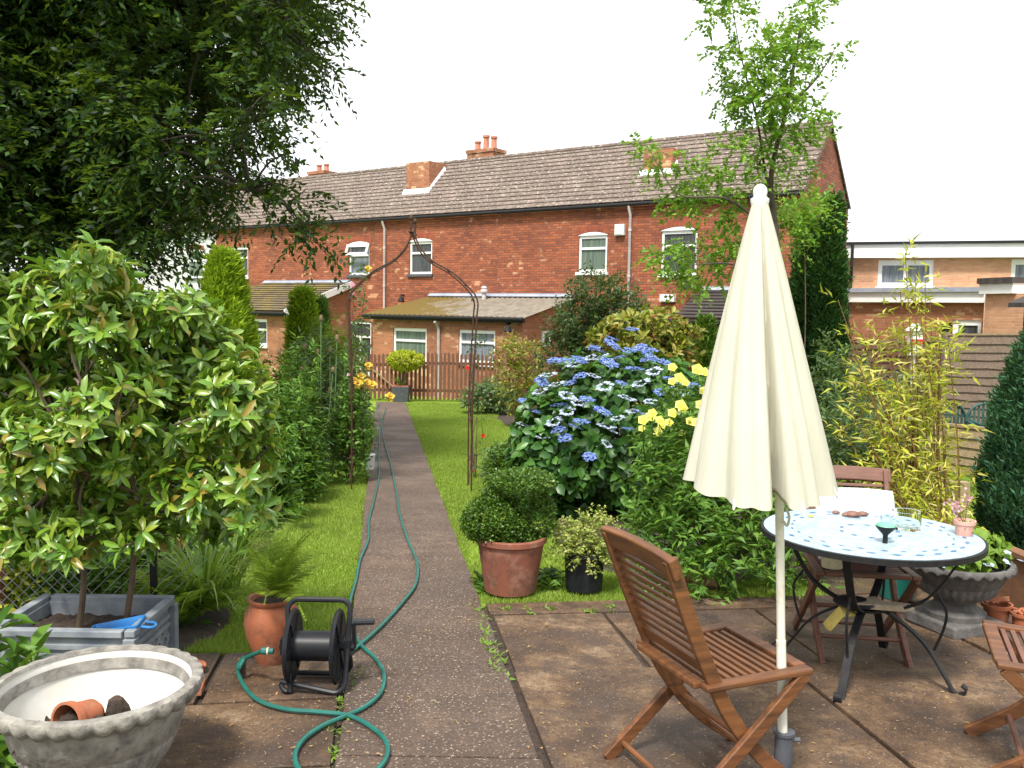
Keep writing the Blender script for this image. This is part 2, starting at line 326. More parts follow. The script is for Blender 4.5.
row(q2, q1, [.02, .92, 1.8, 2.6], .028); row(q3, q2, [.03, pj, pj+.9, pj+1.8, pj+2.7, pj+3.4])
row(q3-1.35, q3, [.02, 1.35, 2.7, 4.1], .034); row(q3-2.8, q3-1.35, [.02, 1.35, 2.7, 4.1], .032)
row(q1, q1+.75, [2.2, 3.0, 3.9]); row(q2, q1, [2.62, 3.3, 3.9])
w0 = -(pxr(4)-pxl(4))+.02
ql, _ = qof(240, 658); qm, _ = qof(260, 708)
row(qm, ql, [w0-2.2, w0-1.35, w0-.62, w0-.02]); row(qm-.62, qm, [w0-2.0, w0-1.35, w0-.69, w0-.02]); row(qm-1.3, qm-.62, [w0-2.0, w0-1.35, w0-.69, w0-.02]); row(qm-2.1, qm-1.3, [w0-2.0, w0-1.35, w0-.69, w0-.02])
struct('patio', m, M['slab'], bevel=.004)
m = MB(); e = [pq(0, q3-2.9), pq(4.3, q3-2.9), pq(4.3, q1+.8), pq(2.2, q1+.78), pq(2.2, q1), pq(0, q1)]; slab(m, e, .008, -.03)
e = [pq(w0-2.3, qm-2.2), pq(w0, qm-2.2), pq(w0, ql), pq(w0-2.3, ql)]; slab(m, e, .008, -.03); struct('patio_bed', m, M['soil'])
BEDS = []
def bed(pts, wob=.03):
    p = np.array([gp(*q)[:2] if len(q) == 2 else q[:2] for q in pts]); p = spline(np.vstack([p, p[:1]]), 6)[:-1]; p = p+rng.uniform(-wob, wob, p.shape); BEDS.append(p); return p
def inpoly(P, poly):
    x, y = P[:, 0], P[:, 1]; r = np.zeros(len(P), bool); n = len(poly)
    for i in range(n):
        a, b = poly[i], poly[(i+1) % n]; c = (a[1] > y) != (b[1] > y)
        r ^= c & (x < (b[0]-a[0])*(y-a[1])/(b[1]-a[1]+1e-12)+a[0])
    return r
b1 = bed([(-500, 700), (150, 668), (185, 655), (222, 632), (240, 590), (272, 540), (305, 495), (325, 470), (345, 445), (362, 425), (366, 410), (100, 408), (-900, 420), (-1200, 560)])
b2 = bed([(556, 520), (540, 470), (522, 440), (500, 421), (476, 416), (490, 408), (530, 404), (900, 415), (1000, 450), (900, 490), (880, 500), (800, 560), (700, 585), (600, 570), (560, 545)])
b3 = bed([(340, 500), (352, 478), (366, 480), (362, 500)])
m = MB()
for p in BEDS[:2]: m.add([(q[0], q[1], gz(q[1])+.006) for q in p], [tuple(range(len(p)))])
struct('soil_beds', m, M['soil'])
def grass_blades(name, region, n, h, wid, mat, excl):
    P = []
    while sum(map(len, P)) < n:
        q = region(60000); k = np.ones(len(q), bool)
        for e in excl: k &= ~inpoly(q, e)
        k &= ~((q[:, 0] > pxl(q[:, 1])-.0+rng.normal(0, .02, len(q))) & (q[:, 0] < pxr(q[:, 1])+rng.normal(0, .02, len(q)))); P.append(q[k])
    P = np.concatenate(P)[:n]; n = len(P); a = rng.uniform(0, 6.283, n); hh = h*rng.uniform(.5, 1.3, n)*(1+.4*np.sin(P[:, 0]*5)*np.sin(P[:, 1]*4)); wd = wid*(1+P[:, 1]/10)
    l = rng.normal(0, .4, (n, 2))*hh[:, None]; z = gz(P[:, 1])
    v = np.empty((n, 3, 3)); v[:, 0] = np.stack([P[:, 0]-np.cos(a)*wd, P[:, 1]-np.sin(a)*wd, z], 1); v[:, 1] = np.stack([P[:, 0]+np.cos(a)*wd, P[:, 1]+np.sin(a)*wd, z], 1)
    v[:, 2] = np.stack([P[:, 0]+l[:, 0], P[:, 1]+l[:, 1], z+hh], 1)
    m = MB(); m.add(v.reshape(-1, 3), np.arange(3*n).reshape(-1, 3)); o = obj(name, m, mat); return tag(o, None, None, kind='stuff') if 0 else o
leafmat('grass', [(.12, .23, .018), (.2, .33, .03), (.29, .42, .05), (.38, .46, .11)], .6, .35, .2, (.2, .22, .06))
def reg(x0, x1, y0, y1, pw=1.0):
    def f(n):
        y = y0+(y1-y0)*rng.uniform(0, 1, n)**pw; return np.stack([rng.uniform(x0, x1, n), y], 1)
    return f
def pc(l): return np.array([pq(*q) for q in l])
ex = [b1, pc([(w0-3, qm-3), (w0+.1, qm-3), (w0+.1, ql), (w0-3, ql)])]
g1 = grass_blades('grass_verge', reg(-2.2, -.3, 4.3, 24, 1.8), 130000, .03, .0022, M['grass'], ex); tag(g1, 'strip of bright mown grass between the left flower border and the path', 'grass', kind='stuff')
ex = [b2, pc([(-.1, q3-3), (6, q3-3), (6, q1+.02), (-.1, q1+.02)])]
g2 = grass_blades('lawn_grass', reg(-3, 3.0, 5.3, 24, 1.5), 200000, .028, .0022, M['grass'], ex); tag(g2, 'bright mown lawn to the right of the path up to the picket fence', 'grass', kind='stuff')
g3 = grass_blades('far_grass', reg(3, 9, 6.5, 14, 1), 50000, .05, .003, M['grass'], []); tag(g3, 'rougher grass beyond the bamboo at the foot of the panel fence', 'grass', kind='stuff')
# ------------------------------------------------ the brick terrace
P0 = atY(803, 193, 23.0); ZE = P0[2]
d = ray(386, 219); P1 = CAM+d*((ZE-H)/d[2])
TF = Fr(P0, (P0-P1)); WD = 4.5
# the depth of the gable from where its far corner is seen
d = ray(848, 210); nb = -TF.N; A_ = np.array([[d[0], -nb[0]], [d[1], -nb[1]]]); sol = np.linalg.solve(A_, (P0-CAM)[:2]); WD = float(np.clip(sol[1], 4, 8))
pr = TF.P(0, 0, -WD/2); d = ray(828, 123); t_ = ((pr-CAM)[:2]@d[:2])/(d[:2]@d[:2]); ZR = H+d[2]*t_
print('terrace U', TF.U, 'depth', WD, 'eave', ZE, 'ridge', ZR, 'P1', P1)
ZG = -2.0
def cutwall(m, fr, a0, a1, z0, z1, holes, c=0, dep=.1):
    hs = [(max(a0, h[0]), min(a1, h[1]), h[2], h[3]) for h in holes if h[1] > a0 and h[0] < a1]
    A = sorted({a0, a1, *[x for h in hs for x in h[:2]]}); Z = sorted({z0, z1, *[x for h in hs for x in h[2:4]]})
    for i in range(len(A)-1):
        for j in range(len(Z)-1):
            ca, cz = (A[i]+A[i+1])/2, (Z[j]+Z[j+1])/2
            if any(h[0] < ca < h[1] and h[2] < cz < h[3] for h in hs): continue
            m.quad(fr.P(A[i], Z[j], c), fr.P(A[i+1], Z[j], c), fr.P(A[i+1], Z[j+1], c), fr.P(A[i], Z[j+1], c))
    for h in hs:
        a, b, e, f = h
        for p, q in (((a, e), (a, f)), ((a, f), (b, f)), ((b, f), (b, e)), ((b, e), (a, e))):
            m.quad(fr.P(*p, c), fr.P(*q, c), fr.P(*q, c-dep), fr.P(*p, c-dep))
def window(root, fr, r, c=0, pane='pane_green', transom=.32, mull=None, sill='white_paint', arch=True, fw=.07, open_top=False, dep=.1):
    a0, a1, z0, z1 = r; m = MB(); w_ = MB(); ci, co_ = c-dep+.002, c-dep+.06
    a0 += .002; a1 -= .002; z0 += .002; z1 -= .002
    fr.box(w_, a0, a0+fw, z0, z1, ci, co_); fr.box(w_, a1-fw, a1, z0, z1, ci, co_); fr.box(w_, a0+fw, a1-fw, z0, z0+fw, ci, co_); fr.box(w_, a0+fw, a1-fw, z1-fw*1.4, z1, ci, co_)
    zt = z1-(z1-z0)*transom
    if transom: fr.box(w_, a0+fw, a1-fw, zt-fw/2, zt+fw/2, ci, co_+.01)
    for q in (mull or []): am = a0+(a1-a0)*q; fr.box(w_, am-fw/2, am+fw/2, z0+fw, (zt-fw/2) if transom else z1-fw*1.4, ci, co_-.002)
    win = obj('window', w_, M['white_paint'], root, world=True)
    p = MB(); fr.box(p, a0+fw-.004, a1-fw+.004, z0+fw-.004, z1-fw*1.4+.004, ci+.01, ci+.025); obj('pane', p, M[pane], win, world=True)
    s = MB(); fr.box(s, a0-.06, a1+.06, z0-.09, z0-.004, c-.05, c+.07); obj('sill', s, M[sill], win, world=True)
    if open_top:
        s = MB(); e = MB()
        for x, y in ((a0-.03, a0+.06), (a1-.06, a1+.03)): s.hexa([fr.P(x, zt, c+.2), fr.P(y, zt, c+.2), fr.P(y, zt+.001, c+.15), fr.P(x, zt+.001, c+.15)], [fr.P(x, z1, c+.06), fr.P(y, z1, c+.06), fr.P(y, z1, c+.01), fr.P(x, z1, c+.01)])
        s.hexa([fr.P(a0+.06, zt, c+.2), fr.P(a1-.06, zt, c+.2), fr.P(a1-.06, zt, c+.15), fr.P(a0+.06, zt, c+.15)], [fr.P(a0+.06, zt+.09, c+.17), fr.P(a1-.06, zt+.09, c+.17), fr.P(a1-.06, zt+.09, c+.12), fr.P(a0+.06, zt+.09, c+.12)])
        s.hexa([fr.P(a0+.06, z1-.1, c+.1), fr.P(a1-.06, z1-.1, c+.1), fr.P(a1-.06, z1-.1, c+.05), fr.P(a0+.06, z1-.1, c+.05)], [fr.P(a0+.06, z1, c+.06), fr.P(a1-.06, z1, c+.06), fr.P(a1-.06, z1, c+.01), fr.P(a0+.06, z1, c+.01)])
        obj('top_casement', s, M['white_paint'], win, world=True)
    if arch:                                # a shallow brick arch over the opening, its head filled white
        n = 10; f = MB(); rise = .09; xs = np.linspace(a0-.02, a1+.02, n+1)
        hgt = lambda x: rise*(1-((x-(a0+a1)/2)/((a1-a0)/2+.02))**2)
        for i in range(n): f.quad(fr.P(xs[i], z1-.01, c+.006), fr.P(xs[i+1], z1-.01, c+.006), fr.P(xs[i+1], z1+hgt(xs[i+1]), c+.006), fr.P(xs[i], z1+hgt(xs[i]), c+.006))
        obj('arched_head', f, M['white_paint'], win, world=True)
        f = MB(); n = 9; xs = np.linspace(a0-.09, a1+.09, n+1)
        for i in range(n):
            za, zb = hgt(np.clip(xs[i], a0, a1)), hgt(np.clip(xs[i+1], a0, a1)); e = .008
            f.hexa([fr.P(xs[i]+e, z1+.01+za, c+.012), fr.P(xs[i+1]-e, z1+.01+zb, c+.012), fr.P(xs[i+1]-e, z1+.01+zb, c-.01), fr.P(xs[i]+e, z1+.01+za, c-.01)],
                   [fr.P(xs[i]+e-.01, z1+.2+za, c+.012), fr.P(xs[i+1]-e+.01, z1+.2+zb, c+.012), fr.P(xs[i+1]-e+.01, z1+.2+zb, c-.01), fr.P(xs[i]+e-.01, z1+.2+za, c-.01)])
        obj('brick_arch', f, M['arch_brick'], win, world=True)
    return win
PL('arch_brick', (.3, .075, .035), .9, (.17, .045, .025), 6)
def wr(fr, x0, y0, x1, y1, c=0):
    a = fr.hit((x0), (y0+y1)/2, c)[0]; b = fr.hit(x1, (y0+y1)/2, c)[0]; z1 = fr.hit((x0+x1)/2, y0, c)[1]; z0 = fr.hit((x0+x1)/2, y1, c)[1]; return (a, b, z0, z1)
WIN = [(wr(TF, 661, 230, 697, 274), 'pane_dark', [], 'white_paint', 0), (wr(TF, 578.5, 235, 607, 272), 'pane_green', [], 'white_paint', 0), (wr(TF, 409.5, 241, 432, 274), 'pane_dark', [], 'slate_plastic', 0),
       (wr(TF, 348.7, 244, 369.5, 275), 'pane_net', [], 'slate_plastic', 1), (wr(TF, 226, 247, 248, 277), 'pane_dark', [.45], 'white_paint', 0), (wr(TF, 187, 251, 203, 278), 'pane_green', [], 'slate_plastic', 0),
       (wr(TF, 328, 322, 347, 372), 'pane_dark', [], 'white_paint', 0), (wr(TF, 348, 321, 371, 373), 'pane_dark', [.5], 'white_paint', 0)]
holes = [q[0] for q in WIN]
def roof_strips(m, fr, a0, a1, ce, ze, cr, zr, nc, lift=.055):
    """tile courses from the eave (ce, ze) to the ridge (cr, zr), each lapping the one below"""
    for i in range(nc):
        t0, t1 = i/nc, (i+1)/nc+.25/nc; q = lambda t, l: (ze+(zr-ze)*t+l, ce+(cr-ce)*t)
        (z0, c0), (z1, c1) = q(t0, lift), q(t1, .004); n = max(1, int((a1-a0)/1.2)); xs = np.linspace(a0, a1, n+1)
        for k in range(n):
            m.quad(fr.P(xs[k], z0, c0), fr.P(xs[k+1], z0, c0), fr.P(xs[k+1], z1, c1), fr.P(xs[k], z1, c1))
            m.quad(fr.P(xs[k], z0-.02, c0), fr.P(xs[k+1], z0-.02, c0), fr.P(xs[k+1], z0, c0), fr.P(xs[k], z0, c0))
TW = 2*(wr(TF, 386, 200, 387, 210)[0]-wr(TF, 632, 200, 633, 210)[0])/-2      # a pair of houses
pipes = [TF.hit(632.5, 250)[0], TF.hit(387, 260)[0]]; pair = pipes[0]-pipes[1]
bounds = [0, pipes[0], (pipes[0]+pipes[1])/2, pipes[1], pipes[1]-pair/2, pipes[1]-pair, pipes[1]-1.6*pair]
NOTE = ['end house of the brick terrace with the bare gable wall, at the right', 'red brick terrace house with a white alarm box beside its pale upstairs window',
        'red brick terrace house with one upstairs window just right of the garden arch', 'red brick terrace house whose upstairs top casement stands open above net curtains',
        'red brick terrace house at the far left with the dark half open upstairs window', 'white rendered house at the far left end of the terrace, under the big tree']
print('bounds', bounds, 'pair', pair)
HOUSES = []; slope = (ZR-ZE)/(WD/2)
for i in range(6):
    a1, a0 = bounds[i], bounds[i+1]; rt = thing('terrace_house', NOTE[i], 'house', TF.P((a0+a1)/2, gz(TF.P(a0, 0)[1]), 0), 0, 'houses of the brick terrace'); HOUSES.append(rt)
    m = MB(); mat = M['render'] if i == 5 else M['red_brick']
    e = .0
    cutwall(m, TF, a0+e, a1-e, ZG, ZE-.02, holes)
    m.quad(TF.P(a1-.003, ZG, -WD), TF.P(a0+.003, ZG, -WD), TF.P(a0+.003, ZE-.02, -WD), TF.P(a1-.003, ZE-.02, -WD))
    for a in ([a1-.003] if i == 0 else [])+([a0+.003] if i == 5 else []): m.quad(TF.P(a, ZG, 0), TF.P(a, ZG, -WD), TF.P(a, ZE-.02, -WD), TF.P(a, ZR-.05, -WD/2), TF.P(a, ZE-.02, 0))
    if i != 5:                              # a corbelled darker course under the eave
        for k in range(2): TF.box(m, a0, a1, ZE-.17+k*.075, ZE-.1+k*.075, 0.003, .04+.035*k)
    obj('wall', m, mat, rt, world=True)
    m = MB(); ov = .12; over = .06 if i == 0 else 0
    roof_strips(m, TF, a0, a1+over, ov, ZE+.03-slope*ov*0, -WD/2, ZR, 14)
    m.quad(TF.P(a1+over, ZE, -WD-.1), TF.P(a0, ZE, -WD-.1), TF.P(a0, ZR-.01, -WD/2), TF.P(a1+over, ZR-.01, -WD/2))
    if i == 0:
        m.add([TF.P(a1+over, ZE-.05, ov), TF.P(a1+over, ZE+.04, ov), TF.P(a1+over, ZR, -WD/2), TF.P(a1+over, ZR-.1, -WD/2)], [(0, 1, 2, 3)])
        m.add([TF.P(a1+over, ZE-.1, -WD-.1), TF.P(a1+over, ZE, -WD-.1), TF.P(a1+over, ZR, -WD/2), TF.P(a1+over, ZR-.1, -WD/2)], [(0, 3, 2, 1)])
    rf = obj('roof', m, M['roof_tile'], rt, world=True)
    m = MB(); n = int((a1-a0)/.45); xs = np.linspace(a0, a1+over, n+1)
    for k in range(n):
        p, q = TF.P(xs[k]+.004, ZR+.0, -WD/2), TF.P(xs[k+1]-.004, ZR+.012, -WD/2); m.tube([p, q], .085, 8)
    obj('ridge_tiles', m, M['roof_tile'], rf, world=True)
    m = MB(); m.tube([TF.P(a0, ZE-.03, ov+.05), TF.P(a1, ZE-.03, ov+.05)], .055, 8); obj('gutter', m, M['iron'], rt, world=True)
    for r, pn, mu, sl_, op in WIN:
        if a0 < (r[0]+r[1])/2 < a1: window(rt, TF, r, 0, pn, .36 if r[3] > H-.2 else .3, mu, sl_, r[3] > H and mu == [], open_top=op)
def pipe(i, a, top, bot, mat='pipe_grey'):
    m = MB(); m.tube([TF.P(a, top, .17), TF.P(a, top-.12, .16), TF.P(a, top-.3, .07), TF.P(a, bot, .07)], .04, 8)
    for z in np.arange(bot+.5, top-.4, 1.3): m.tube([TF.P(a, z, .07), TF.P(a, z+.07, .07)], .052, 8)
    obj('downpipe', m, M[mat], HOUSES[i], world=True, smooth=True)
pipe(1, pipes[0]-.06, ZE-.03, -1.9); pipe(3, pipes[1]-.06, ZE-.03, .45); pipe(5, bounds[5]-.1, ZE-.03, -1.9)
# chimneys
def chimney(i, x0, x1, yt, yb, cf, pots=(), mat='orange_brick', dp=.6):
    a0 = TF.hit(x0, yb, cf)[0]; a1 = TF.hit(x1, yb, cf)[0]; zt = TF.hit((x0+x1)/2, yt, cf)[1]; zb = ZE+slope*max(0, -cf if -cf < WD/2 else WD+cf)-.7
    m = MB(); TF.box(m, a0, a1, zb, zt-.12, cf-dp, cf); e = .04 if pots else 0; TF.box(m, a0-e, a1+e, zt-.12, zt, cf-dp-e, cf+e); c = obj('chimney', m, M[mat], HOUSES[i], world=True)
    if cf > -WD/2:                          # lead flashing where the stack meets the slope
        m = MB(); zf = ZE+slope*(-cf+.0)+.02
        m.hexa([TF.P(a0-.1, zf-.1, cf+.12), TF.P(a1+.1, zf-.1, cf+.12), TF.P(a1+.1, zf+.05, cf+.003), TF.P(a0-.1, zf+.05, cf+.003)], [TF.P(a0-.1, zf-.06, cf+.13), TF.P(a1+.1, zf-.06, cf+.13), TF.P(a1+.1, zf+.16, cf+.02), TF.P(a0-.1, zf+.16, cf+.02)])
        dq = dp; dp = dp*(.9 if dp > .8 else .45)
        for a in (a1,): m.hexa([TF.P(a+.003, zf-.02, cf+.02), TF.P(a+.1, zf-.02, cf+.02), TF.P(a+.1, zf-.02+slope*dp, cf-dp), TF.P(a+.003, zf-.02+slope*dp, cf-dp)], [TF.P(a+.003, zf+.15, cf+.02), TF.P(a+.04, zf+.1, cf+.02), TF.P(a+.04, zf+.1+slope*dp, cf-dp), TF.P(a+.003, zf+.15+slope*dp, cf-dp)])
        dp = dq; obj('flashing', m, M['lead_white'], c, world=True)
    for f, h in pots:
        m = MB(); q = TF.P(a0+(a1-a0)*f, zt, cf-dp/2); m.lathe([(.13, 0), (.105, .05), (.095, h*.8), (.125, h*.86), (.125, h), (.08, h)], q, 14); obj('chimney_pot', m, M['chimney_pot'], c, world=True, smooth=True)
def cslope(px, py):                          # how far back on the slope a pixel lies
    best = min(np.arange(0, WD/2, .02), key=lambda c: abs(TF.hit(px, py, -c)[1]-(ZE+slope*c))); return -best
c3 = cslope(652, 176); chimney(1, 643, 672, 149, 176, c3)
c1 = cslope(418, 194); chimney(3, 406, 429, 162, 194, c1, dp=.9)
chimney(2, 467, 493, 149, 160, -WD/2-.35, [(.18, .34), (.5, .52), (.8, .45)], dp=.7); chimney(4, 308, 324, 171, 180, -WD/2-.35, [(.3, .3), (.75, .3)], dp=.7)
# small fittings on the facade
def fitbox(i, nm, x0, y0, x1, y1, dep, mat, lab=None, fr=TF, c=0):
    a0, a1, z0, z1 = wr(fr, x0, y0, x1, y1, c); m = MB(); fr.box(m, a0, a1, z0, z1, c+.003, c+dep); fr.box(m, a0+.03, a1-.03, z0+.03, z1-.03, c+dep, c+dep+.015)
    return obj(nm, m, M[mat], HOUSES[i] if isinstance(i, int) else i, world=True, bevel=.01)
fitbox(1, 'alarm_box', 616.5, 224.5, 625.5, 235.5, .12, 'white_paint'); fitbox(0, 'meter_box', 662, 294.5, 676, 302, .15, 'white_paint')
def lamp(i, px, py, fr=TF, c=0):
    a, z = fr.hit(px, py, c); m = MB(); m.tube([fr.P(a, z+.1, c), fr.P(a, z+.1, c+.15), fr.P(a+.1, z, c+.25)], .03, 8); q = fr.P(a+.12, z-.05, c+.27)
    m.lathe([(.02, .1), (.07, .06), (.12, -.06), (.1, -.09)], q, 12); return obj('wall_lamp', m, M['iron'], HOUSES[i] if isinstance(i, int) else i, world=True)
lamp(0, 688, 285); lamp(3, 404, 298)
# lean-tos
def leanto(label, fr0, al, ar, d, zt, ze, wins, roof, courses, sheet=False, board=None, side_win=None, wall='orange_brick', topcut=None):
    f = Fr(fr0.P(0, 0, d), fr0.U); rt = thing('lean_to', label, 'extension', fr0.P((al+ar)/2, gz(fr0.P(0, 0, d)[1]), d)); m = MB(); hs_ = [wr(f, *q[0]) for q in wins]
    cutwall(m, f, al, ar, ZG, ze-.02, hs_)
    for a in (al, ar):
        m.quad(fr0.P(a, ZG, d), fr0.P(a, ZG, .003), fr0.P(a, zt-.04, .003), fr0.P(a, ze-.04, d))
    obj('wall', m, M[wall], rt, world=True)
    m = MB(); o = .18; sl2 = (zt-ze)/d; ta = topcut if topcut is not None else al-.15
    if sheet:
        n = 60; A = np.linspace(0, 1, n+1); top = []; bot = []
        for k, t in enumerate(A):
            w_ = .018*(1 if k % 2 else -1); bot.append(fr0.P(al-.25+(ar+.2-al+.25)*t, ze-sl2*o+w_+.03, d+o)); top.append(fr0.P(ta+(ar+.2-ta)*t, zt+w_+.03, .01))
        for k in range(n): m.quad(bot[k], bot[k+1], top[k+1], top[k])
        for k in range(n): m.quad(bot[k]-[0, 0, .03], bot[k+1]-[0, 0, .03], bot[k+1], bot[k])
        if topcut is not None: m.add([bot[0], top[0], fr0.P(al-.2, ze+.1, .01)], [(0, 1, 2)])
    else: roof_strips(m, fr0, al-.12, ar+.12, d+o, ze-sl2*o+.03, .01, zt+.03, courses)
    rf = obj('roof', m, M[roof], rt, world=True)
    m = MB(); fr0.box(m, ta+.1, ar+.1, zt+.035, zt+.15, .003, .05); m.hexa([fr0.P(ta+.1, zt+.04, .14), fr0.P(ar+.1, zt+.04, .14), fr0.P(ar+.1, zt+.06, .05), fr0.P(ta+.1, zt+.06, .05)], [fr0.P(ta+.1, zt+.06, .145), fr0.P(ar+.1, zt+.06, .145), fr0.P(ar+.1, zt+.12, .052), fr0.P(ta+.1, zt+.12, .052)]); obj('flashing', m, M['lead'], rf, world=True)
    m = MB(); fr0.box(m, al-.2, ar+.18, ze-sl2*o-.13, ze-sl2*o-.02, d+o-.05, d+o+.02); m.tube([fr0.P(al-.22, ze-sl2*o-.03, d+o+.07), fr0.P(ar+.2, ze-sl2*o-.03, d+o+.07)], .05, 8); obj('gutter', m, M['iron'], rt, world=True)
    if board:
        m = MB(); e = ar+.13; m.hexa([fr0.P(e, ze-sl2*o-.14, d+o+.02), fr0.P(e+.04, ze-sl2*o-.14, d+o+.02), fr0.P(e+.04, zt-.13, .003), fr0.P(e, zt-.13, .003)], [fr0.P(e, ze-sl2*o+.1, d+o+.02), fr0.P(e+.04, ze-sl2*o+.1, d+o+.02), fr0.P(e+.04, zt+.1, .003), fr0.P(e, zt+.1, .003)]); obj('bargeboard', m, M['white_paint'], rt, world=True)
    for (b, pn, mu, tr), h_ in zip(wins, hs_): window(rt, f, h_, 0, pn, tr, mu, 'white_paint', False)
    return rt, f
def dsolve(px, py, pxf, pyf):                 # offset d so a corner on the facade at px is seen at pxf
    a = TF.hit(px, py)[0]; best = min(np.arange(.5, 5, .02), key=lambda c: abs(proj(TF.P(a, TF.hit(pxf, pyf, c)[1], c))[0]-pxf)); return a, best
ar, dr = dsolve(567, 298, 522, 317.5); al, dl = dsolve(427, 296, 371, 314); dm = (dr+dl)/2; print('leanto', al, ar, dr, dl)
fm = Fr(TF.P(0, 0, dm), TF.U); al = fm.hit(373, 330)[0]; ar = fm.hit(522, 330)[0]
LT, LF = leanto('low brick lean-to with a mossy corrugated roof behind the picket fence', TF, al, ar, dm, TF.hit(500, 298)[1], (fm.hit(375, 314)[1]+fm.hit(520, 317.5)[1])/2+.02,
       [((393, 328, 426.5, 361), 'pane_green', [], .38), ((458.5, 330, 495, 363), 'pane_net', [], .38)], 'mossy_sheet', 1, True, topcut=TF.hit(428, 298)[0])
m = MB(); a, z = LF.hit(440, 330); m.tube([LF.P(a, z+.25, .24), LF.P(a, z+.12, .1), LF.P(a, z, .06), LF.P(a, ZG, .06)], .045, 8); obj('downpipe', m, M['pipe_grey'], LT, world=True, smooth=True)
lamp(LT, 510, 327, LF, 0); a, z = TF.hit(484, 300, .35); z0 = z
m = MB(); q = TF.P(a, z-.12, .35); m.lathe([(.07, 0), (.07, .32), (.12, .36), (.12, .42), (.08, .46), (.1, .5), (.05, .56)], q, 12); obj('flue', m, M['pipe_grey'], LT, world=True, smooth=True)
SD = Fr(TF.P(ar, 0, 0), -TF.N)               # its right side wall, with a slit window and a white box
a0, a1, z0, z1 = wr(SD, 541.5, 331, 549, 346, .0); m = MB(); SD.box(m, min(a0, a1), max(a0, a1), z0, z1, .004, .05); wq = obj('window', m, M['white_paint'], LT, world=True)
m = MB(); SD.box(m, min(a0, a1)+.08, max(a0, a1)-.08, z0+.1, z1-.1, .05, .055); obj('pane', m, M['pane_dark'], wq, world=True)
a, dl = dsolve(348, 284, 285, 312); fm = Fr(TF.P(0, 0, dl), TF.U); a = fm.hit(286, 325)[0]; print('left leanto', a, dl)
L2, LF2 = leanto('brick lean-to at the left with a tiled roof and white sloping bargeboard', TF, a-4.6, a, dl, TF.hit(345, 284)[1]-.0, fm.hit(285, 313)[1]+.08, [((247, 319, 267, 345), 'pane_dark', [], .4)], 'moss_tile', 13, board=True)
# tiled porch at the right end
fm = Fr(TF.P(0, 0, 1.5), TF.U); a0 = fm.hit(676, 318)[0]; zz = fm.hit(700, 319)[1]; zt = TF.hit(700, 292)[1]
leanto('small porch with a dark tiled roof behind the photinia and parasol', TF, a0+.1, -.4, 1.5, zt, zz+.05, [], 'dark_tile', 9)
# ------------------------------------------------ flat roofed houses at the right
Q0 = atY(826, 244, 30.0); Q1 = atY(1024, 242, 28.0); zt = (Q0[2]+Q1[2])/2; FB = Fr(Q0, Q1-Q0); L = 16.0; fb = thing('flat_roofed_house', 'flat roofed orange brick building with deep white fascia at the right', 'house', FB.P(4, gz(29)))
h2 = [wr(FB, 878, 260, 933.5, 286.5), wr(FB, 1011, 259, 1060, 285)]; m = MB(); a0 = FB.hit(836, 300)[0]; zf = FB.hit(930, 258)[1]
cutwall(m, FB, a0, L, ZG-.5, zf+.02, h2); m.quad(FB.P(a0, ZG, 0), FB.P(a0, zf+.02, 0), FB.P(a0, zf+.02, -7), FB.P(a0, ZG, -7)); m.quad(FB.P(L, ZG, -7), FB.P(a0, ZG, -7), FB.P(a0, zf, -7), FB.P(L, zf, -7)); m.quad(FB.P(L, ZG, 0), FB.P(L, ZG, -7), FB.P(L, zf, -7), FB.P(L, zf, 0))
obj('wall', m, M['tan_brick'], fb, world=True)
m = MB(); FB.box(m, 0, L+.2, zf, zt-.05, -7.2, .3); obj('fascia', m, M['white_paint'], fb, world=True)
m = MB(); FB.box(m, -.05, L+.3, zt-.05, zt+.03, -7.3, .38); obj('roof', m, M['iron'], fb, world=True)
for h in h2: window(fb, FB, h, 0, 'pane_net', 0, [.5], 'white_paint', False, .12)
m = MB(); a = FB.hit(851.5, 270)[0]; m.tube([FB.P(a, zt, .42), FB.P(a, zf-.3, .42), FB.P(a, zf-.6, .1), FB.P(a-.1, ZG, .1)], .05, 8); obj('downpipe', m, M['iron'], fb, world=True)
m = MB(); s = FB.hit(900, 291.5)[1]; FB.box(m, a0-.02, L, s-.1, s+.1, .003, .12); obj('band', m, M['white_paint'], fb, world=True)
E0 = atY(850, 292, 26.5); E1 = atY(985, 291, 23.5); EB = Fr(E0, E1-E0); LE = (E1-E0)[:2]@EB.U[:2]; ze = (E0[2]+E1[2])/2
ex_ = thing('brick_extension', 'single storey brick extension with curved grey roof edge in front of the flat roofed house', 'extension', EB.P(2, gz(25)))
h3 = [wr(EB, 940, 322, 951, 372), wr(EB, 952, 320, 981, 340)]
m = MB(); cutwall(m, EB, 0, LE, ZG-.3, ze-.15, h3); m.quad(EB.P(0, ZG, 0), EB.P(0, ze-.1, 0), EB.P(0, ze-.1, -2), EB.P(0, ZG, -2)); obj('wall', m, M['orange_brick'], ex_, world=True)
m = MB(); EB.box(m, -.1, LE+.1, ze-.3, ze-.02, -.2, .2); obj('fascia', m, M['white_paint'], ex_, world=True)
m = MB(); EB.box(m, -.15, LE+.1, ze-.02, ze+.1, -3, .28); obj('roof', m, M['lead'], ex_, world=True)
window(ex_, EB, h3[1], 0, 'pane_dark', 0, [.12], 'white_paint', False, .1); m = MB(); EB.box(m, h3[0][0]+.01, h3[0][1]-.01, h3[0][2], h3[0][3]-.01, -.09, -.04); obj('door', m, M['iron'], ex_, world=True)
G0 = atY(986, 288, 22.8); G1 = atY(1022, 284, 21.6); GB = Fr(G0, G1-G0); LG = (G1-G0)[:2]@GB.U[:2]; gr_ = thing('brick_outbuilding', 'small tan brick outbuilding with slate capped fascia at the right edge', 'outbuilding', GB.P(.5, gz(22)))
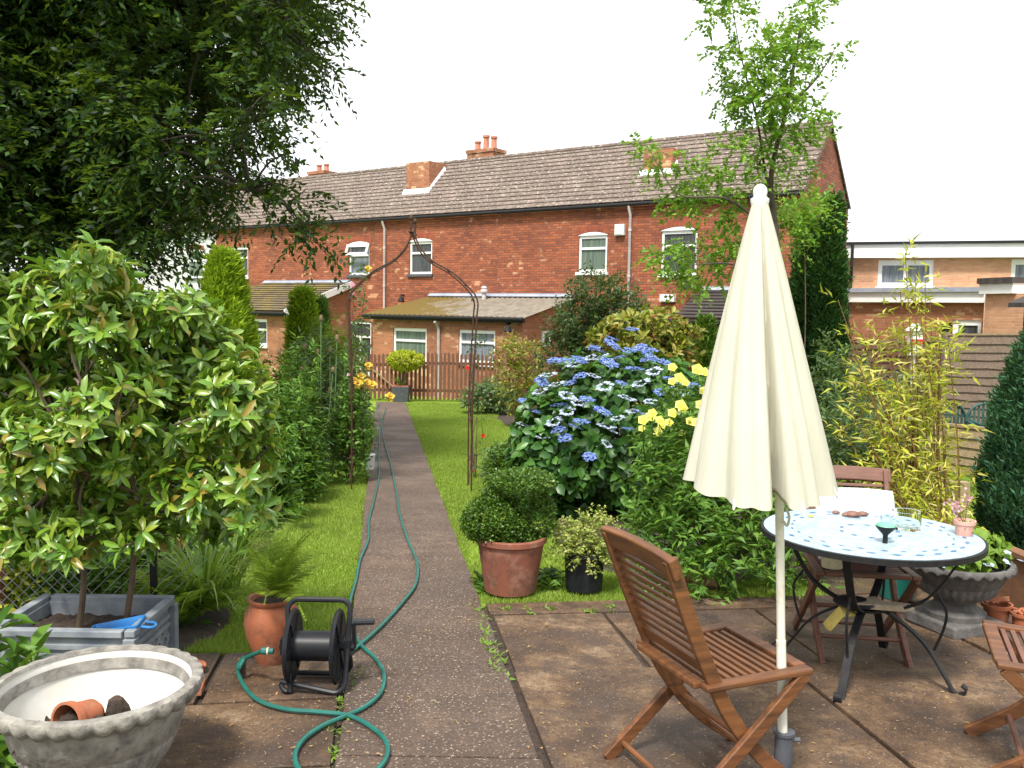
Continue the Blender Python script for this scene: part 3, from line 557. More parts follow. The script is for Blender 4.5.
m = MB(); GB.box(m, 0, LG+3, ZG, G0[2]-.15, -2.2, 0); obj('wall', m, M['tan_brick'], gr_, world=True); m = MB(); GB.box(m, -.1, LG-.15, G0[2]-.15, G0[2]+.1, -2.3, .12); obj('fascia', m, M['white_paint'], gr_, world=True)
m = MB(); GB.box(m, -.12, LG-.12, G0[2]+.1, G0[2]+.24, -2.4, .18); obj('roof', m, M['dark_tile'], gr_, world=True)
pc_ = thing('porch', 'dark timber porch with a small sloping roof at the right edge of the frame', 'porch', GB.P(LG+1.6, gz(21), 1)); LG += 1.3; m = MB(); GB.box(m, LG, LG+.12, ZG, G0[2]-.4, .9, 1); GB.box(m, LG+2, LG+2.12, ZG, G0[2]-.4, .9, 1); obj('post', m, M['iron'], pc_, world=True)
m = MB(); m.hexa([GB.P(LG-.25, G0[2]-.5, 1.2), GB.P(LG+2.4, G0[2]-.5, 1.2), GB.P(LG+2.4, G0[2]-.2, .004), GB.P(LG-.1, G0[2]-.2, .004)], [GB.P(LG-.25, G0[2]-.4, 1.2), GB.P(LG+2.4, G0[2]-.4, 1.2), GB.P(LG+2.4, G0[2]+.2, .004), GB.P(LG+.1, G0[2]+.2, .004)]); obj('roof', m, M['dark_tile'], pc_, world=True)
m = MB(); GB.box(m, LG+.14, LG+1.9, ZG, G0[2]-.55, .3, .35); obj('glazed_panel', m, M['pane_dark'], pc_, world=True)
# ------------------------------------------------ fences
def picket(label, A, B, h, name='picket_fence', pitch=.115, wdt=.07):
    A = np.array(A); B = np.array(B); L = np.linalg.norm((B-A)[:2]); U = nrm((B-A)*[1, 1, 0]); rt = thing(name, label, 'fence', A); m = MB(); n = int(L/pitch)
    for i in range(n):
        t = (i+.5)*pitch; p = A+U*t; z = gz(p[1]); hh = h+rng.normal(0, .012); a = p-U*wdt/2; b = p+U*wdt/2; N_ = np.array([U[1], -U[0], 0])*.02; z0 = z+.05
        v = [[*q[:2], zz] for zz in (z0, z+hh-.05) for q in (a, b)]+[[*p[:2], z+hh]]; v = [np.array(q) for q in v]
        fr = [v[0], v[1], v[3], v[4], v[2]]; bk = [q-N_ for q in fr]; m.add(fr+bk, [(0, 1, 2, 3, 4), (9, 8, 7, 6, 5)]+[(k, k+5, (k+1) % 5+5, (k+1) % 5) for k in range(5)])
    obj('pickets', m, M['fence_brown'], rt, world=True)
    for z_ in (.3, h-.3):
        m = MB(); N_ = -np.array([U[1], -U[0], 0])*.045; m.beam([*(A+N_)[:2], gz(A[1])+z_], [*(B+N_)[:2], gz(B[1])+z_], .04, .08); obj('rail', m, M['fence_brown'], rt, world=True)
    k = max(2, int(L/1.8)+1)
    for t in np.linspace(0, L, k): p = A+U*t; m = MB(); m.box([p[0]-U[1]*-.0, p[1]+.09, gz(p[1])+h/2], (.09, .09, h+.05)); obj('post', m, M['pale_wood'], rt, world=True)
    return rt
YF = gp(440, 402)[1]+.15
pf = picket('brown picket fence across the far end of the lawn', atY(405, 400, YF), atY(538, 402, YF), 1.36)
pg = picket('brown picket gate with a diagonal brace, left of the potted standard', atY(352, 400, YF+.02), atY(403, 400, YF+.02), 1.3, 'picket_gate')
m = MB(); a = atY(371, 368, YF-.05); b = atY(395, 388, YF-.05); m.beam(a, b, .03, .09, (0, 1, 0)); obj('brace', m, M['pale_wood'], pg, world=True)
p = atY(537, 400, YF-.1); m = MB(); m.box((p[0], p[1], gz(p[1])+.6), (.17, .15, 1.3)); m.box((p[0], p[1], gz(p[1])+1.27), (.2, .18, .04)); tag(obj('fence_post', m, M['twig']), 'thick dark wooden post at the right end of the picket fence', 'post')
def panel(label, x0, Ya, x1, Yb, h, mat='fence_grey', n=14, name='panel_fence', cap='pale_wood', z0=.04):
    A = atY(x0, 400, Ya); B = atY(x1, 400, Yb); U = nrm((B-A)*[1, 1, 0]); Nn = np.array([U[1], -U[0], 0]); rt = thing(name, label, 'fence', (A[0], A[1], gz(A[1]))); m = MB(); bh = (h-z0)/n
    for i in range(n):
        k = 6; o = []
        for j in range(k+1):
            p = A+(B-A)*j/k; z = gz(p[1])+z0+i*bh+rng.normal(0, .006); o.append((p, z))
        for j in range(k):
            (p, z), (q, w_) = o[j], o[j+1]; v = [[*(p+Nn*.03)[:2], z-.01], [*(q+Nn*.03)[:2], w_-.01], [*(q+Nn*.008)[:2], w_+bh+.012], [*(p+Nn*.008)[:2], z+bh+.012]]; v2 = [[*(p+Nn*.018)[:2], z-.01], [*(q+Nn*.018)[:2], w_-.01], [*(q-Nn*.002)[:2], w_+bh+.012], [*(p-Nn*.002)[:2], z+bh+.012]]
            m.add(v+v2, [(0, 1, 2, 3), (7, 6, 5, 4), (0, 4, 5, 1), (1, 5, 6, 2), (2, 6, 7, 3), (3, 7, 4, 0)])
    obj('boards', m, M[mat], rt, world=True); m = MB(); m.beam([*(A)[:2], gz(A[1])+h+.02], [*(B)[:2], gz(B[1])+h+.02], .06, .03); obj('capping', m, M[cap], rt, world=True)
    for q in (A, B): m = MB(); m.box((*(q-Nn*.0)[:2], gz(q[1])+h/2), (.09, .09, h+.12)); obj('post', m, M[mat], rt, world=True)
    return rt
panel('weathered overlap fence panel at the right behind the plastic chairs', 943, 15, 1034, 13.6, 1.85)
panel('overlap fence panel just left of the nearest one, behind the bamboo', 893, 16.5, 942, 15.1, 1.75, 'fence_brown')
panel('farthest overlap fence panel, beside the tall dark cypress', 832, 18.6, 892, 16.6, 1.75, 'fence_brown')
panel('low mossy timber screen in front of the green plastic chairs', 893, 11.0, 1004, 9.6, .72, 'pale_wood', 5, 'low_screen', z0=.22)
panel('small timber compost box side on the grass behind the bamboo', 936, 8.9, 968, 8.3, .3, 'pale_wood', 3, 'compost_box')
p = gp(974, 478); m = MB(); m.box((p[0]+.05, p[1]+.1, gz(p[1])+.13), (.14, .2, .26)); m.box((p[0]+.05, p[1]+.1, gz(p[1])+.27), (.16, .22, .03)); tag(obj('concrete_block', m, M['concrete'], bevel=.01), 'pale concrete block standing on the grass beside the compost box', 'block')
# raised sleeper bed edge behind the urn
A = atY(1034, 560, 5.15); B = atY(905, 510, 6.9); rt = thing('raised_bed', 'brown timber side of a raised bed running behind the stone urn', 'raised bed', (A[0], A[1], gz(A[1])))
m = MB(); m.beam((A[0], A[1], gz(A[1])+.17), (B[0]+.02, B[1], gz(B[1])+.17), .04, .34); obj('side_board', m, M['sleeper'], rt, world=True); m = MB(); m.beam((A[0], A[1], gz(A[1])+.355), (B[0]+.02, B[1], gz(B[1])+.355), .09, .03); obj('top_rail', m, M['sleeper'], rt, world=True)
# ------------------------------------------------ plastic chairs beyond the low screen
def plastic_chair(lab, px, Y, rz):
    p = atY(px, 400, Y); rt = thing('plastic_chair', lab, 'chair', (p[0], p[1], gz(Y)), rz, 'green plastic garden chairs'); m = MB(); m.box((0, 0, .42), (.48, .46, .03)); obj('seat', m, M['green_plastic'], rt, bevel=.01)
    m = MB(); a = np.linspace(-math.pi/2*.95, math.pi/2*.95, 15); pts = [(.25*math.sin(t), .23+.06*math.cos(t)*0, .5+.4*math.cos(t)**.6 if math.cos(t) > 0 else .5) for t in a]; m.tube(pts, .018, 8)
    for x in np.linspace(-.19, .19, 8): m.beam((x, .23, .43), (x, .245, .5+.4*max(.02, 1-(x/.25)**2)**.3), .03, .008, (0, 1, 0))
    obj('backrest', m, M['green_plastic'], rt)
    for x in (-.2, .2):
        for y in (-.2, .2): m = MB(); m.beam((x, y, .42), (x*1.15, y*1.15, 0), .045, .045, (0, 1, 0)); obj('leg', m, M['green_plastic'], rt)
        m = MB(); m.tube([(x*1.2, -.2, .43), (x*1.25, -.18, .63), (x*1.25, .1, .66), (x*1.2, .23, .66)], .02, 8); obj('armrest', m, M['green_plastic'], rt)
plastic_chair('green plastic chair with its rounded back showing above the low screen, nearer the bamboo', 961, 11.6, R(8)); plastic_chair('second green plastic chair back, partly behind the dark conifer at the edge', 994, 11.5, R(-6))
p = atY(965, 450, 10.4); rt = thing('trestle', 'dark grey plastic trestle standing on the grass under the low screen', 'trestle', (p[0], p[1], gz(p[1])))
for s in (-1, 1):
    m = MB(); m.beam((p[0]+s*.05, p[1]+.2, gz(p[1])+.62), (p[0]+s*.33, p[1], gz(p[1])), .05, .07, (0, 1, 0)); obj('leg', m, M['green_plastic'], rt, world=True)
m = MB(); m.box((p[0], p[1]+.2, gz(p[1])+.5), (.3, .06, .26)); obj('top_plate', m, M['green_plastic'], rt, world=True)
# ------------------------------------------------ iron rose arch
YA = gp(465, 490)[1]; xl, xr = atY(352, 480, YA)[0], atY(470, 480, YA)[0]; cx = (xl+xr)/2; zt = atY(417, 233, YA)[2]-gz(YA); W_ = (xr-xl)/2; zs = atY(470, 300, YA)[2]-gz(YA)
rt = thing('rose_arch', 'rusty iron garden arch with an ogee top spanning the path', 'garden arch', (cx, YA, gz(YA)))
for dy in (-.16, .22):
    for s in (-1, 1):
        dx = s*W_; ox = -dy*.14; m = MB(); top = zt; q = [(dx, dy, -.05), (dx, dy, zs*.5), (dx*1.05, dy, zs*.88), (dx*1.06, dy, zs), (dx*.88, dy, zs+(top-zs)*.22), (dx*.62, dy, zs+(top-zs)*.42), (dx*.34, dy, zs+(top-zs)*.56), (dx*.13, dy, zs+(top-zs)*.75), (0, dy, top)]
        m.tube(spline([(x+ox, y, z) for x, y, z in q], 6), .0085, 8); obj('post', m, M['rust_iron'], rt, smooth=True)
    m = MB(); m.tube([(0, dy, zt-.05), (0, dy, zt+.12)], .012, 8); m.lathe([(.001, -.035), (.022, -.01), (.022, .01), (.001, .04)], (0, dy, zt+.14), 12); m.lathe([(.02, -.01), (.03, 0), (.02, .01)], (0, dy, zt), 12); obj('finial', m, M['rust_iron'], rt, smooth=True)
for s in (-1, 1):
    m = MB()
    for z in list(np.arange(.35, zs, .42)): m.tube([(s*W_, -.16, z), (s*W_, .03, z+.04), (s*W_, .22, z)], .006, 6)
    m.tube(spline([(s*W_, -.16, .1), (s*W_, .2, .5), (s*W_, -.14, 1.0), (s*W_, .2, 1.5)], 6), .005, 6); obj('side_rungs', m, M['rust_iron'], rt)
m = MB()
for f in (.88, .6, .3): z = zs+(zt-zs)*{.88: .22, .6: .43, .3: .58}[f]; [m.tube([(s*f*W_, -.16, z), (s*f*W_, .22, z)], .007, 6) for s in (-1, 1)]
m.tube([(0, -.16, zt-.02), (0, .22, zt-.02)], .007, 6); obj('top_rungs', m, M['rust_iron'], rt)
# ------------------------------------------------ hose and reel
def hz(l, h=.045): return [gp(a, b, h)+[0, 0, 0] for a, b in l]
def smooth_on(l, h=.045): return spline(hz(l, h), 8)
rp = gp(315, 690); HR = [(379, 404), (377, 409), (381, 420), (384, 440), (391, 465), (396, 490), (400, 515), (408, 540), (417, 562), (416, 583), (402, 603), (382, 625), (362, 643), (346, 656), (338, 668)]
HL = [(386, 408), (381, 425), (379, 450), (379, 475), (374, 500), (369, 520), (368, 540), (360, 560), (356, 580), (350, 603), (353, 630), (362, 646), (375, 658), (384, 674), (381, 692), (366, 706), (345, 716), (322, 726), (303, 740), (295, 756), (302, 772), (330, 783), (362, 780), (384, 762), (387, 744), (374, 729), (350, 716), (320, 712), (285, 709), (258, 700), (243, 684), (238, 668), (243, 658), (252, 653)]
m = MB(); q = smooth_on(HL[:-1], .048)
end = gp(262, 651, .2); q2 = gp(246, 658, .13); pts = np.vstack([q, spline([q[-1], gp(239, 668, .09), q2, end], 6)[1:]])
m.tube(pts, .0095, 8); hs = obj('garden_hose', m, M['teal_plastic'], smooth=True); PL('hose', (.012, .13, .105), .42, (.01, .09, .075), 9); hs.data.materials[0] = M['hose']
tag(hs, 'green garden hose looping over the slabs and running up the lawn edge to the reel', 'hose')
m = MB(); q = smooth_on(HR, .05); m.tube(np.vstack([q, [gp(333, 668, .12)]]), .0095, 8); tag(obj('garden_hose', m, M['hose'], smooth=True), 'green garden hose running straight down the middle of the path into the drum', 'hose')
fb_ = gp(312, 700); YR = fb_[1]; sxl = atY(281, 700, YR)[0]; sxr = atY(345, 700, YR)[0]; wR = (sxr-sxl); cxr = (sxl+sxr)/2; zR = atY(315, 602, YR+.12)[2]-gz(YR+.12)
rt = thing('hose_reel', 'black tubular hose reel with a crank handle standing on the slabs', 'hose reel', (cxr, YR, gz(YR)+.03)); hh = zR-.03; w2 = wR/2; r_ = .012
def loop(y0, z0, y1, z1, w, rr=.045):
    P = []
    for (sx, t), (ax, bx) in (((-1, 0), (0, 1)), ((-1, 1), (1, 0)), ((1, 1), (0, -1)), ((1, 0), (-1, 0))):
        pass
    def pt(x, t): return (x, y0+(y1-y0)*t, z0+(z1-z0)*t)
    L_ = math.hypot(y1-y0, z1-z0); k = rr/L_; c = []
    for x0, t0, xs, ts in ((-w, 0, 1, 1), (-w, 1, 1, -1), (w, 1, -1, -1), (w, 0, -1, 1)):
        a = [(x0+xs*rr*(1-math.sin(u)), t0+ts*k*(1-math.cos(u))) for u in np.linspace(0, math.pi/2, 6)]
        if (x0 < 0) == (t0 == 0): a = a[::-1] if x0 < 0 and t0 == 0 else a
        c.append(a)
    o = []; 
    for a in c:
        if o and math.dist(o[-1], a[0]) > math.dist(o[-1], a[-1]): a = a[::-1]
        o += a
    return [pt(*q) for q in o]
m = MB(); m.tube(loop(-.02, .012, .14, hh, w2), r_, 8, True); obj('handle_frame', m, M['black_plastic'], rt, smooth=True)
m = MB(); m.tube([(-w2, .07, .2), (-w2+.004, .16, .06), (-w2+.03, .19, .012), (w2-.03, .19, .012), (w2-.004, .16, .06), (w2, .07, .2)], r_, 8); obj('rear_foot', m, M['black_plastic'], rt, smooth=True)
az = hh*.5; ay = .07
def disc(nm, x, rr, th):
    m = MB(); n = 40; t = np.arange(n)*6.28318/n
    pr = [(0.02, -th), (rr*.9, -th), (rr, -th*1.6), (rr+.008, 0), (rr, th*1.6), (rr*.9, th), (.02, th)]
    m.lathe(pr, (0, 0, 0), 40); v = m.v[0]; m.v[0] = np.stack([v[:, 2]+x, v[:, 0]+ay, v[:, 1]+az], 1)
    for k in range(6): a = k*math.pi/3; m.beam((x+th+.003, ay+math.cos(a)*.03, az+math.sin(a)*.03), (x+th+.003, ay+math.cos(a)*rr*.9, az+math.sin(a)*rr*.9), .012, .008, (1, 0, 0))
    obj(nm, m, M['black_plastic'], rt, smooth=True)
disc('flange', -w2+.035, .155, .006); disc('flange', w2-.045, .155, .006)
m = MB(); m.tube([(-w2+.03, ay, az), (w2-.04, ay, az)], .065, 20); obj('drum', m, M['black_plastic'], rt, smooth=True)
m = MB(); m.tube([(-w2-.02, ay, az), (w2+.03, ay, az)], .02, 10); [m.box((s*w2, ay, az), (.03, .05, .07)) for s in (-1, 1)]; obj('axle', m, M['black_plastic'], rt)
m = MB(); m.beam((w2+.03, ay, az), (w2+.03, ay-.03, az+.12), .025, .014, (1, 0, 0)); m.tube([(w2+.03, ay-.03, az+.12), (w2+.12, ay-.03, az+.125)], .014, 10); obj('crank', m, M['black_plastic'], rt)
m = MB(); e = end-np.array([cxr, YR, gz(YR)+.03]); m.tube([e, e+[.02, 0, 0]], .016, 10); m.tube([e+[.02, 0, 0], e+[.05, 0, 0.0]], .013, 10); PL('brass', (.55, .5, .4), .35); obj('hose_connector', m, M['hose'], rt); m = MB(); m.tube([e+[.022, 0, 0], e+[.03, 0, 0]], .0168, 10); obj('connector_ring', m, M['brass'], rt)
# ------------------------------------------------ parasol
pb = gp(784, 800); PY = pb[1]; bz = gz(PY)
rt = thing('parasol', 'closed cream parasol standing in a grey base tube in front of the table', 'parasol', (pb[0], PY, bz+.03))
k0 = atY(783, 760, PY); k1 = atY(779.5, 500, PY); kt = atY(760, 196, PY); kb = atY(758, 484, PY)
m = MB(); m.tube([(k0[0], PY, bz+.05), k0, atY(781, 640, PY)], .0165, 14); m.tube([atY(781, 640, PY), k1+[0, 0, 0], atY(775, 440, PY), atY(762, 230, PY)], .0145, 14); obj('pole', m, M['pole_white'], rt, world=True, smooth=True)
m = MB(); zt0 = atY(783, 731, PY)[2]; m.lathe([(.03, bz+.07), (.031, zt0-.012), (.036, zt0-.01), (.036, zt0), (.02, zt0)], (k0[0], PY, 0), 20); m.tube([(k0[0]+.03, PY, zt0-.03), (k0[0]+.055, PY, zt0-.03)], .008, 8); m.lathe([(.04, bz+.07), (.06, bz+.075), (.11, bz+.065), (.13, bz+.045), (.13, bz+.03)][::-1], (k0[0], PY, 0), 32); obj('base_tube', m, M['slate_plastic'], rt, world=True, smooth=True)
HC = (kt-kb)[2]; nth, nh = 240, 60; th = np.arange(nth)*2*math.pi/nth; V = []; Rb = 76*PY/FPX
folds = [(-1.6, .075, .6), (-2.45, .16, .15), (-.85, .13, .17), (-.2, .1, .13), (.6, .15, .35), (1.4, .15, .35), (2.2, .15, .35), (3.1, .13, .2), (-1.22, .09, .05), (-2.02, .07, .05)]
for i in range(nh+1):
    t = i/nh; q = kt+(kb-kt)*t; base = .018+(Rb-.018)*(t**.93)
    f = np.zeros(nth)
    for c_, w_, a_ in folds:
        dd = (th-math.pi*0-c_-(.12*(t-.5) if a_ > .2 else .3*(t-.6))+math.pi) % (2*math.pi)-math.pi; f += a_*np.exp(-(dd/w_)**2)
    rr = base*(1-f*(.25+.75*t**1.2)+.03*np.sin(th*3+1)*t+.006*np.sin(th*9+t*5)*t)
    if t > .96: rr = rr*(1-.0*t)
    z = q[2]-np.clip(t-.8, 0, 1)/.2*(.04*(1-np.clip(f*2.5, 0, 1))*(1-abs(np.cos(th))**4)-.005)
    V.append(np.stack([q[0]+np.cos(th)*rr, q[1]+np.sin(th)*rr, z], 1))
a = (.78, 1.0); V.append(V[-1]+np.array([0, 0, .004])-.012*nrm(V[-1]-V[-1].mean(0)))
V.append(V[nh-8]-.02*nrm(V[nh-8]-V[nh-8].mean(0)))
n = len(V); f = [(i*nth+k, (i+1)*nth+k, (i+1)*nth+(k+1) % nth, i*nth+(k+1) % nth) for i in range(n-1) for k in range(nth)]
def canvas():
    m, t, p = newmat('canvas'); c = ramp(t, noise(t, 3, 4), [(.35, (.62, .6, .52)), (.7, (.57, .55, .47))]); c = mix(t, ramp(t, noise(t, 26, 4, .7), [(.70, (0, 0, 0)), (.76, (.35, .35, .35))]), c, (.45, .42, .3))
    t.links.new(c, p.inputs['Base Color']); p.inputs['Roughness'].default_value = .9; p.inputs['Specular IOR Level'].default_value = .15
    tl = t.nodes.new('ShaderNodeBsdfTranslucent'); tl.inputs[0].default_value = (.62, .6, .46, 1); ms = t.nodes.new('ShaderNodeMixShader'); ms.inputs[0].default_value = .28
    t.links.new(p.outputs[0], ms.inputs[1]); t.links.new(tl.outputs[0], ms.inputs[2]); t.links.new(ms.outputs[0], t.nodes['Material Output'].inputs[0]); 
    g = N(t, 'ShaderNodeTexCoord'); mp = N(t, 'ShaderNodeMapping'); mp.inputs['Scale'].default_value = (26, 26, 3.5); t.links.new(g.outputs['Object'], mp.inputs[0]); bump(t, p, noise(t, 1, 4, .6, mp.outputs[0]), .45, .012); M['canvas'] = m
canvas()
m = MB(); m.add(np.concatenate(V), f); cn = obj('canopy', m, M['canvas'], rt, world=True, smooth=80)
m = MB(); q = kt+[0, 0, -.045]; m.lathe([(.024, -.02), (.028, 0), (.03, .008), (.03, .016), (.022, .02), (.02, .026), (.023, .036), (.021, .05), (.012, .06), (.001, .064)], q+[0, 0, .02], 24); obj('finial', m, M['white_paint'], rt, world=True, smooth=True)
m = MB(); q = atY(786, 508, PY-.03); m.tube(spline([q, q+[.012, 0, -.03], q+[.006, 0, -.06], q+[-.006, 0, -.045]], 5), .0045, 6); obj('tie_strap', m, M['canvas'], rt, world=True)
for a in (-2.95, -2.1, -1.25, -.45, .1):      # rib ends poking out of the hem
    k = int((a % (2*math.pi))/(2*math.pi)*nth); p = V[nh][k]; c = V[nh].mean(0); e = nrm(p-c); m = MB(); m.tube([p-e*.012+[0, 0, .03], p+e*.004-[0, 0, .004], p+e*.006-[0, 0, .012]], [.004, .005, .003], 6); obj('rib_end', m, M['pole_white'], rt, world=True)
# ------------------------------------------------ wooden folding chairs
def fchair(label, loc, rz, wm, ws):
    rt = thing('folding_chair', label, 'chair', loc, rz, 'slatted wooden folding chairs'); hw = .205
    up = spline([(-.34, .87), (-.265, .68), (-.185, .5), (-.09, .32), (.06, .14), (.25, 0)], 6)
    for s in (-1, 1):
        m = MB(); m.strip([(x, s*hw, z) for x, z in up], .024, .05, (0, 1, 0)); obj('back_upright', m, M[ws], rt, bevel=.004)
        m = MB(); m.strip([(.19, s*(hw+.028), .435), (-.05, s*(hw+.028), .222), (-.31, s*(hw+.028), 0)], .024, .045, (0, 1, 0)); obj('leg', m, M[ws], rt, bevel=.004)
    xz = lambda z: float(np.interp(z, up[::-1, 1], up[::-1, 0]))
    m = MB(); m.strip([(-.335, y, .855-.012*abs(y/.23)**2) for y in np.linspace(-.235, .235, 9)], .075, .03, (math.sin(.4)*-1, 0, math.cos(.4))); obj('top_rail', m, M[wm], rt, bevel=.006)
    m = MB(); zs_ = np.linspace(.535, .795, 9)
    for z in zs_: x = xz(z)+.0; m.beam((x, -hw, z), (x, hw, z), .011, .016, (-.35, 0, .93))
    obj('back_slats', m, M[wm], rt, bevel=.002)
    m = MB(); z = .487; m.beam((xz(z), -hw, z), (xz(z), hw, z), .018, .045, (-.35, 0, .93)); obj('lower_rail', m, M[wm], rt, bevel=.003)
    m = MB(); se = rt
    x0, x1, z0 = -.20, .215, .445
    def bar(a, b, w_, h_): m.beam(a, b, w_, h_)
    bar((x0, -.21, z0-.012), (x1, -.225, z0), .045, .022); bar((x0, .21, z0-.012), (x1, .225, z0), .045, .022); bar((x1-.02, -.2, z0+.001), (x1-.02, .2, z0+.001), .05, .022); bar((x0+.0, -.188, z0-.012), (x0+.0, .188, z0-.012), .045, .022)
    sf = obj('seat_frame', m, M[ws], rt, bevel=.006)
    m = MB()
    for x in np.linspace(x0+.045, x1-.065, 10): m.beam((x, -.19, z0-.006), (x, .19, z0-.006), .018, .014)
    obj('seat_slats', m, M[wm], rt, bevel=.002)
    for (x, z) in ((xz(.1), .1), (-.245, .055), (xz(.22), .22)): m = MB(); m.tube([(x, -hw-.02, z), (x, hw+.02, z)], .011, 8); obj('stretcher', m, M[wm], rt)
    return rt
ch1 = fchair('reddish wooden folding chair with slatted back, nearest, left of the parasol', (.745, 3.10, gz(3.1)+.03), R(22), 'chair_wood', 'chair_wood_side')
c2p = gp(853, 655); ch2 = fchair('wooden folding chair behind the table with a white cushion on it', (c2p[0]-.0, c2p[1]+.0, gz(c2p[1])+.03), R(-97), 'chair_wood_old', 'chair_wood_old')
ch3 = fchair('greyed wooden folding chair cut off by the right edge of the frame', (1.99, 3.18, gz(3.18)+.03), R(158), 'chair_wood_old', 'chair_wood_side')
# cushion on the middle chair
def pillow(w_, h_, t_, n=20):
    m = MB(); u = np.linspace(-1, 1, n); g = [(a, b) for a in u for b in u]; V = []
    for s in (1, -1):
        for a, b in g:
            e = max(0, (1-abs(a)**4)*(1-abs(b)**4))**.45; V.append((a*w_/2*(1-.06*b*b), s*t_/2*e*(1+.08*math.sin(a*5+b*3)), b*h_/2*(1-.06*a*a)))
    f = [(i*n+j, (i+1)*n+j, (i+1)*n+j+1, i*n+j+1) for i in range(n-1) for j in range(n-1)]; m.add(V, f+[tuple(n*n+k for k in q[::-1]) for q in f]); return m
c = atY(853, 530, c2p[1]+.17); m = pillow(.41, .42, .13); o = obj('cushion', m, M['cloth_white'], smooth=True); o.location = (c[0], c2p[1]+.13, gz(c2p[1])+.03+.60); o.rotation_euler = (R(-17), 0, R(-6)); tag(o, 'white square cushion leaning against the back of the chair behind the table', 'cushion')
m = MB(); m.lathe([(.05, 0), (.055, .09), (.058, .1), (.05, .1), (.047, .02)], (0, 0, 0), 24); o = obj('plastic_tub', m, M['cream_plastic'], smooth=True); q = atY(833, 577, c2p[1]-.12); o.location = (q[0], c2p[1]-.1, gz(c2p[1])+.03+.458); tag(o, 'small cream tub on the slatted seat in front of the white cushion', 'tub')
# ------------------------------------------------ mosaic table
tc = atY(870, 531.5, 4.12); TZ = tc[2]; TG = gz(tc[1])+.03; TR = .49; print('table height', TZ-TG)
rt = thing('mosaic_table', 'round table with a pale blue mosaic top and curved black iron legs', 'table', (tc[0], tc[1], TG))
def mosaic():
    m, t, p = newmat('mosaic'); g = N(t, 'ShaderNodeTexCoord'); v = N(t, 'ShaderNodeTexVoronoi', _Scale=30); v.feature = 'DISTANCE_TO_EDGE'; t.links.new(g.outputs['Object'], v.inputs['Vector'])
    v2 = N(t, 'ShaderNodeTexVoronoi', _Scale=30); t.links.new(g.outputs['Object'], v2.inputs['Vector'])
    sp = N(t, 'ShaderNodeSeparateColor'); t.links.new(v2.outputs['Color'], sp.inputs[0])
    c = ramp(t, sp.outputs[0], [(0, (.23, .32, .39)), (.5, (.28, .37, .43)), (1, (.35, .43, .47))]); c = mix(t, ramp(t, v.outputs['Distance'], [(.02, (1, 1, 1)), (.05, (0, 0, 0))]), c, (.33, .42, .46)); t.links.new(c, p.inputs['Base Color'])
    p.inputs['Roughness'].default_value = .38; bump(t, p, v.outputs['Distance'], .2, .003); M['mosaic'] = m
mosaic(); PL('tile_blue', (.06, .16, .34), .25, (.1, .22, .4), 40)
m = MB(); m.lathe([(TR-.02, TZ-TG-.03), (TR, TZ-TG-.028), (TR, TZ-TG-.003), (TR-.012, TZ-TG-.002)], (0, 0, 0), 72); obj('rim', m, M['iron'], rt)
m = MB(); m.lathe([(TR-.013, TZ-TG-.01), (TR-.013, TZ-TG), (.001, TZ-TG)], (0, 0, 0), 72); top = obj('tabletop', m, M['mosaic'], rt)
for rr, n, w_, h_ in ((.405, 26, .05, .02), (.35, 26, .04, .012), (.13, 10, .04, .02)):
    for k in range(n):
        a = k*6.28318/n+(.12 if rr == .35 else 0)+rng.normal(0, .02); u = np.array([-math.sin(a), math.cos(a), 0]); v = np.array([math.cos(a), math.sin(a), 0]); c = v*(rr+rng.normal(0, .003))+[0, 0, TZ-TG+.0025]
        m = MB(); m.quad(c-u*w_/2-v*h_/2*.2, c-v*h_/2, c+u*w_/2+v*.0, c+v*h_/2); obj('border_tile', m, M['tile_blue'], top)
m = MB()
for a in (R(-125), R(55), R(145), R(-35)):
    d_ = np.array([math.cos(a), math.sin(a), 0]); la = np.array([-d_[1], d_[0], 0]); wide = False; P = [(.40, TZ-TG-.03), (.375, .60), (.26, .42), (.12, .34), (.06, .33), (.12, .31), (.25, .22), (.35, .08), (.38, .03), (.40, .012), (.43, .02), (.437, .045), (.42, .058)]
    if wide: P = [(.28, TZ-TG-.03), (.20, .6), (.11, .45), (.065, .36), (.09, .27), (.22, .14), (.335, .03), (.36, .012), (.385, .02), (.39, .045), (.37, .055)]
    q = spline([(*(d_*r0)[:2], z) for r0, z in P], 6); m = MB(); m.strip(q, .036, .010, la); obj('leg', m, M['iron'], rt, bevel=.002)
    if not wide: m = MB(); q = spline([(*(d_*r0)[:2], z) for r0, z in ((.30, .45), (.34, .38), (.335, .3), (.30, .19))], 6); m.tube(q, .006, 8); obj('leg_brace', m, M['iron'], rt)
m = MB(); m.lathe([(.09, .325), (.1, .33), (.1, .338), (.02, .34)], (0, 0, 0), 20); obj('centre_plate', m, M['iron'], rt)
T = lambda px, py: (lambda d: CAM+d*((TZ-H)/d[2]))(ray(px, py))
# things on the table
q = T(885, 543); rt = thing('solar_light', 'dark funnel shaped garden light with a pale green cap, on the table', 'light', q); m = MB(); m.lathe([(.011, 0), (.011, .035), (.014, .04), (.04, .068), (.043, .075), (.035, .077)], (0, 0, 0), 28); obj('funnel', m, M['black_plastic'], rt, smooth=True); PL('mint', (.16, .42, .3), .4); m = MB(); m.lathe([(.042, .078), (.038, .086), (.02, .092), (.001, .094)], (0, 0, 0), 28); obj('cap', m, M['mint'], rt, smooth=True)
def jar(nm, px, py, r0, h_, lab):
    q = T(px, py); m = MB(); m.lathe([(r0*.95, 0), (r0, .01), (r0, h_), (r0-.003, h_+.002), (r0-.005, h_), (r0-.005, .012), (.001, .01)], (0, 0, 0), 32, caps=True); o = obj(nm, m, M['clear_glass'], smooth=True); o.location = tuple(q+[0, 0, .001]); tag(o, lab, 'glass')
